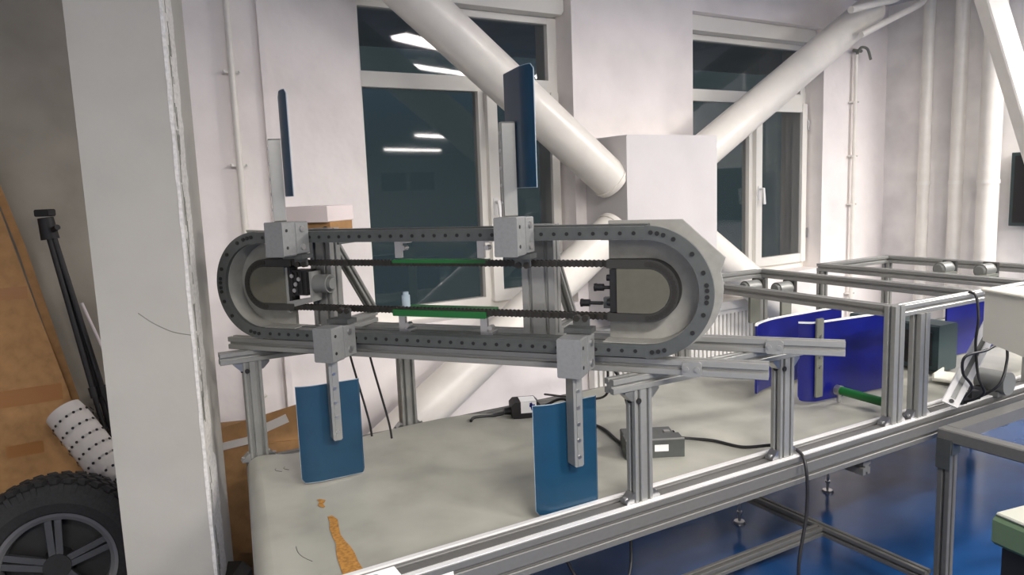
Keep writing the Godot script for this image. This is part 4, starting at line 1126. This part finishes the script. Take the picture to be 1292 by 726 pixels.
	for i in 9:
		for j in 18:
			var a: float = TAU * j / 18.0 + 0.1 * (i % 2)
			var d = ux * cos(a) + vx * sin(a)
			var c: Vector3 = (r0 - r1) * (0.04 + 0.11 * i) + d * 0.0822
			b.cyl(c, c + d * 0.002, 0.006, -1.0, 6)
	put("hole", b, M.dark, t, "stuff")
	# wheel
	p = Vector3(-1.675, 0.0, -2.52)
	t = thing("car_wheel", p, 24.0, "dark treaded tyre on a spoked grey rim at the lower left", "wheel")
	var wt = Transform3D(Basis(Vector3(1, 0, 0), -0.12), Vector3(0, 0.316, 0))
	b = MB.new(); b.lathe([Vector2(0.185, 0.045), Vector2(0.20, 0.065), Vector2(0.235, 0.080), Vector2(0.27, 0.080), Vector2(0.297, 0.068), Vector2(0.306, 0.05), Vector2(0.309, 0.0), Vector2(0.306, -0.05), Vector2(0.297, -0.068), Vector2(0.27, -0.08), Vector2(0.20, -0.065), Vector2(0.185, -0.045)], wt, 72)
	var ty = put("tire", b, M.rubber, t)
	b = MB.new()
	for i in 44:
		for row in 4:
			var a: float = TAU * (i + 0.5 * (row % 2)) / 44.0
			var z: float = -0.054 + row * 0.036
			var bs = wt.basis * Basis(Vector3(0, 0, 1), a) * Basis(Vector3(1, 0, 0), 0.45 if row % 2 == 0 else -0.45)
			b.box(wt * Vector3(cos(a) * 0.310, sin(a) * 0.310, z), Vector3(0.016, 0.028, 0.028), bs)
	for i in 44:
		var a: float = TAU * i / 44.0
		b.box(wt * Vector3(cos(a) * 0.288, sin(a) * 0.288, 0.074), Vector3(0.03, 0.016, 0.012), wt.basis * Basis(Vector3(0, 0, 1), a))
	put("tread_block", b, M.rubber, ty, "stuff")
	b = MB.new(); b.lathe([Vector2(0.190, -0.05), Vector2(0.172, -0.04), Vector2(0.165, 0.0), Vector2(0.170, 0.045), Vector2(0.183, 0.055), Vector2(0.195, 0.060), Vector2(0.190, 0.045)], wt, 60)
	put("rim", b, mat(rgb(120, 120, 120), 0.4, 0.4), t)
	for i in 5:
		for sg in [-1.0, 1.0]:
			var a: float = TAU * i / 5.0 + PI / 2 + sg * 0.13
			b = MB.new(); b.box(wt * Vector3(cos(a) * 0.105, sin(a) * 0.105, 0.03), Vector3(0.135, 0.022, 0.02), wt.basis * Basis(Vector3(0, 0, 1), a) * Basis(Vector3(0, 0, 1), -sg * 0.10), 0.004)
			put("spoke", b, mat(rgb(72, 74, 76), 0.4, 0.4), t)
	b = MB.new(); b.cyl(wt * Vector3(0, 0, -0.03), wt * Vector3(0, 0, 0.045), 0.055, 0.045, 24)
	put("hub", b, M.dark, t)
	b = MB.new(); b.cyl(wt * Vector3(0, 0, -0.035), wt * Vector3(0, 0, -0.025), 0.17, -1.0, 36)
	put("brake_disc", b, M.dark, t)
	# cartons behind the conveyor's left end
	p = Vector3(-1.12, 0.0, -3.02)
	t = thing("open_carton", p, 12.0, "brown opened carton with torn white tape behind the belt's corner", "carton")
	b = MB.new(); b.box(Vector3(0.02, 0.31, 0), Vector3(0.52, 0.62, 0.36), Basis.IDENTITY, 0.003)
	put("body", b, M.kraft, t)
	b = MB.new(); b.prism(PackedVector2Array([Vector2(-0.22, 0.0), Vector2(0.26, 0.0), Vector2(0.26, 0.16), Vector2(-0.18, 0.06)]), -0.003, 0.003, Transform3D(Basis(Vector3(1, 0, 0), -0.25), Vector3(0.02, 0.62, 0.17)))
	put("flap", b, M.kraft, t)
	b = MB.new(); b.box(Vector3(-0.1, 0.625, 0.183), Vector3(0.26, 0.03, 0.004), Basis(Vector3(0, 0, 1), 0.15)); b.box(Vector3(0.1, 0.69, 0.166), Vector3(0.13, 0.035, 0.004), Basis(Vector3(0, 0, 1), 0.35))
	put("packing_tape", b, M.paper, t)
	t = thing("black_pouch", Vector3(-1.03, 0.0, -2.42), 0.0, "small black pouch on the floor between the column and belt end", "bag")
	b = MB.new(); b.box(Vector3(0, 0.16, 0), Vector3(0.13, 0.32, 0.12), Basis.IDENTITY, 0.03)
	put("body", b, M.black, t)

func _ready():
	# camera
	var cam = Camera3D.new()
	cam.name = "camera"
	cam.fov = 42.61
	cam.keep_aspect = Camera3D.KEEP_HEIGHT
	cam.near = 0.05
	add_child(cam)
	cam.position = Vector3(0, 1.6, 0)
	cam.basis = Basis(Vector3(1, 0, 0), deg_to_rad(-7.67)) * Basis(Vector3(0, 0, 1), deg_to_rad(-2.146))
	cam.current = true
	# night outside
	var env = Environment.new()
	env.background_mode = Environment.BG_COLOR
	env.background_color = Color(0.115, 0.15, 0.16)
	env.ambient_light_source = Environment.AMBIENT_SOURCE_DISABLED
	env.tonemap_mode = Environment.TONE_MAPPER_LINEAR
	env.tonemap_exposure = 3.6
	env.sdfgi_enabled = true; env.ssao_enabled = true; env.ssil_enabled = true
	var we = WorldEnvironment.new()
	we.name = "world_environment"
	we.environment = env
	add_child(we)
	make_materials()
	# ceiling lamps
	var e = 1.6
	lamp(Vector3(1.19, 2.9, -3.16), Vector3(1.905, 2.9, -3.23), 0.16, "wide ceiling lamp nearest the windows, mirrored in the top pane", e * 0.08)
	lamp(Vector3(1.85, 2.9, -2.28), Vector3(3.6, 2.9, -2.66), 0.05, "slim tube lamp parallel to the window wall", e * 0.08)
	lamp(Vector3(10.6, 2.9, 2.78), Vector3(12.4, 2.9, 2.36), 0.14, "ceiling lamp deep in the hall, first of the far pair", e)
	lamp(Vector3(14.6, 2.9, 6.5), Vector3(16.7, 2.9, 5.85), 0.14, "ceiling lamp at the deepest end of the hall", e)
	for k in [[W(0.6, 2.9, 0.9), "added unseen fill lamp above the camera, left"], [W(2.6, 2.9, 1.4), "added unseen fill lamp above the camera, right"], [W(6.2, 2.9, 0.8), "unseen lamp added right of the table frame to light the projecting wall"], [W(-1.6, 2.9, 3.4), "added unseen fill lamp in the second row, left"], [W(5.7, 2.9, -0.6), "unseen lamp added near the sloping tube to brighten the right wall"], [W(3.7, 2.9, 3.8), "added unseen fill lamp in the second row, right"]]:  # unseen lamps added to fill the hall and brighten the right wall
		var d = W(0.6, 0, 0)
		lamp(k[0] - d, k[0] + d, 0.16, k[1], e * 2.5)
	build_hall()
	build_boards()
	build_bracing()
	build_conveyor()
	build_stand()
	build_track()
	build_carriages()
	build_small()
	build_right()
	build_left()
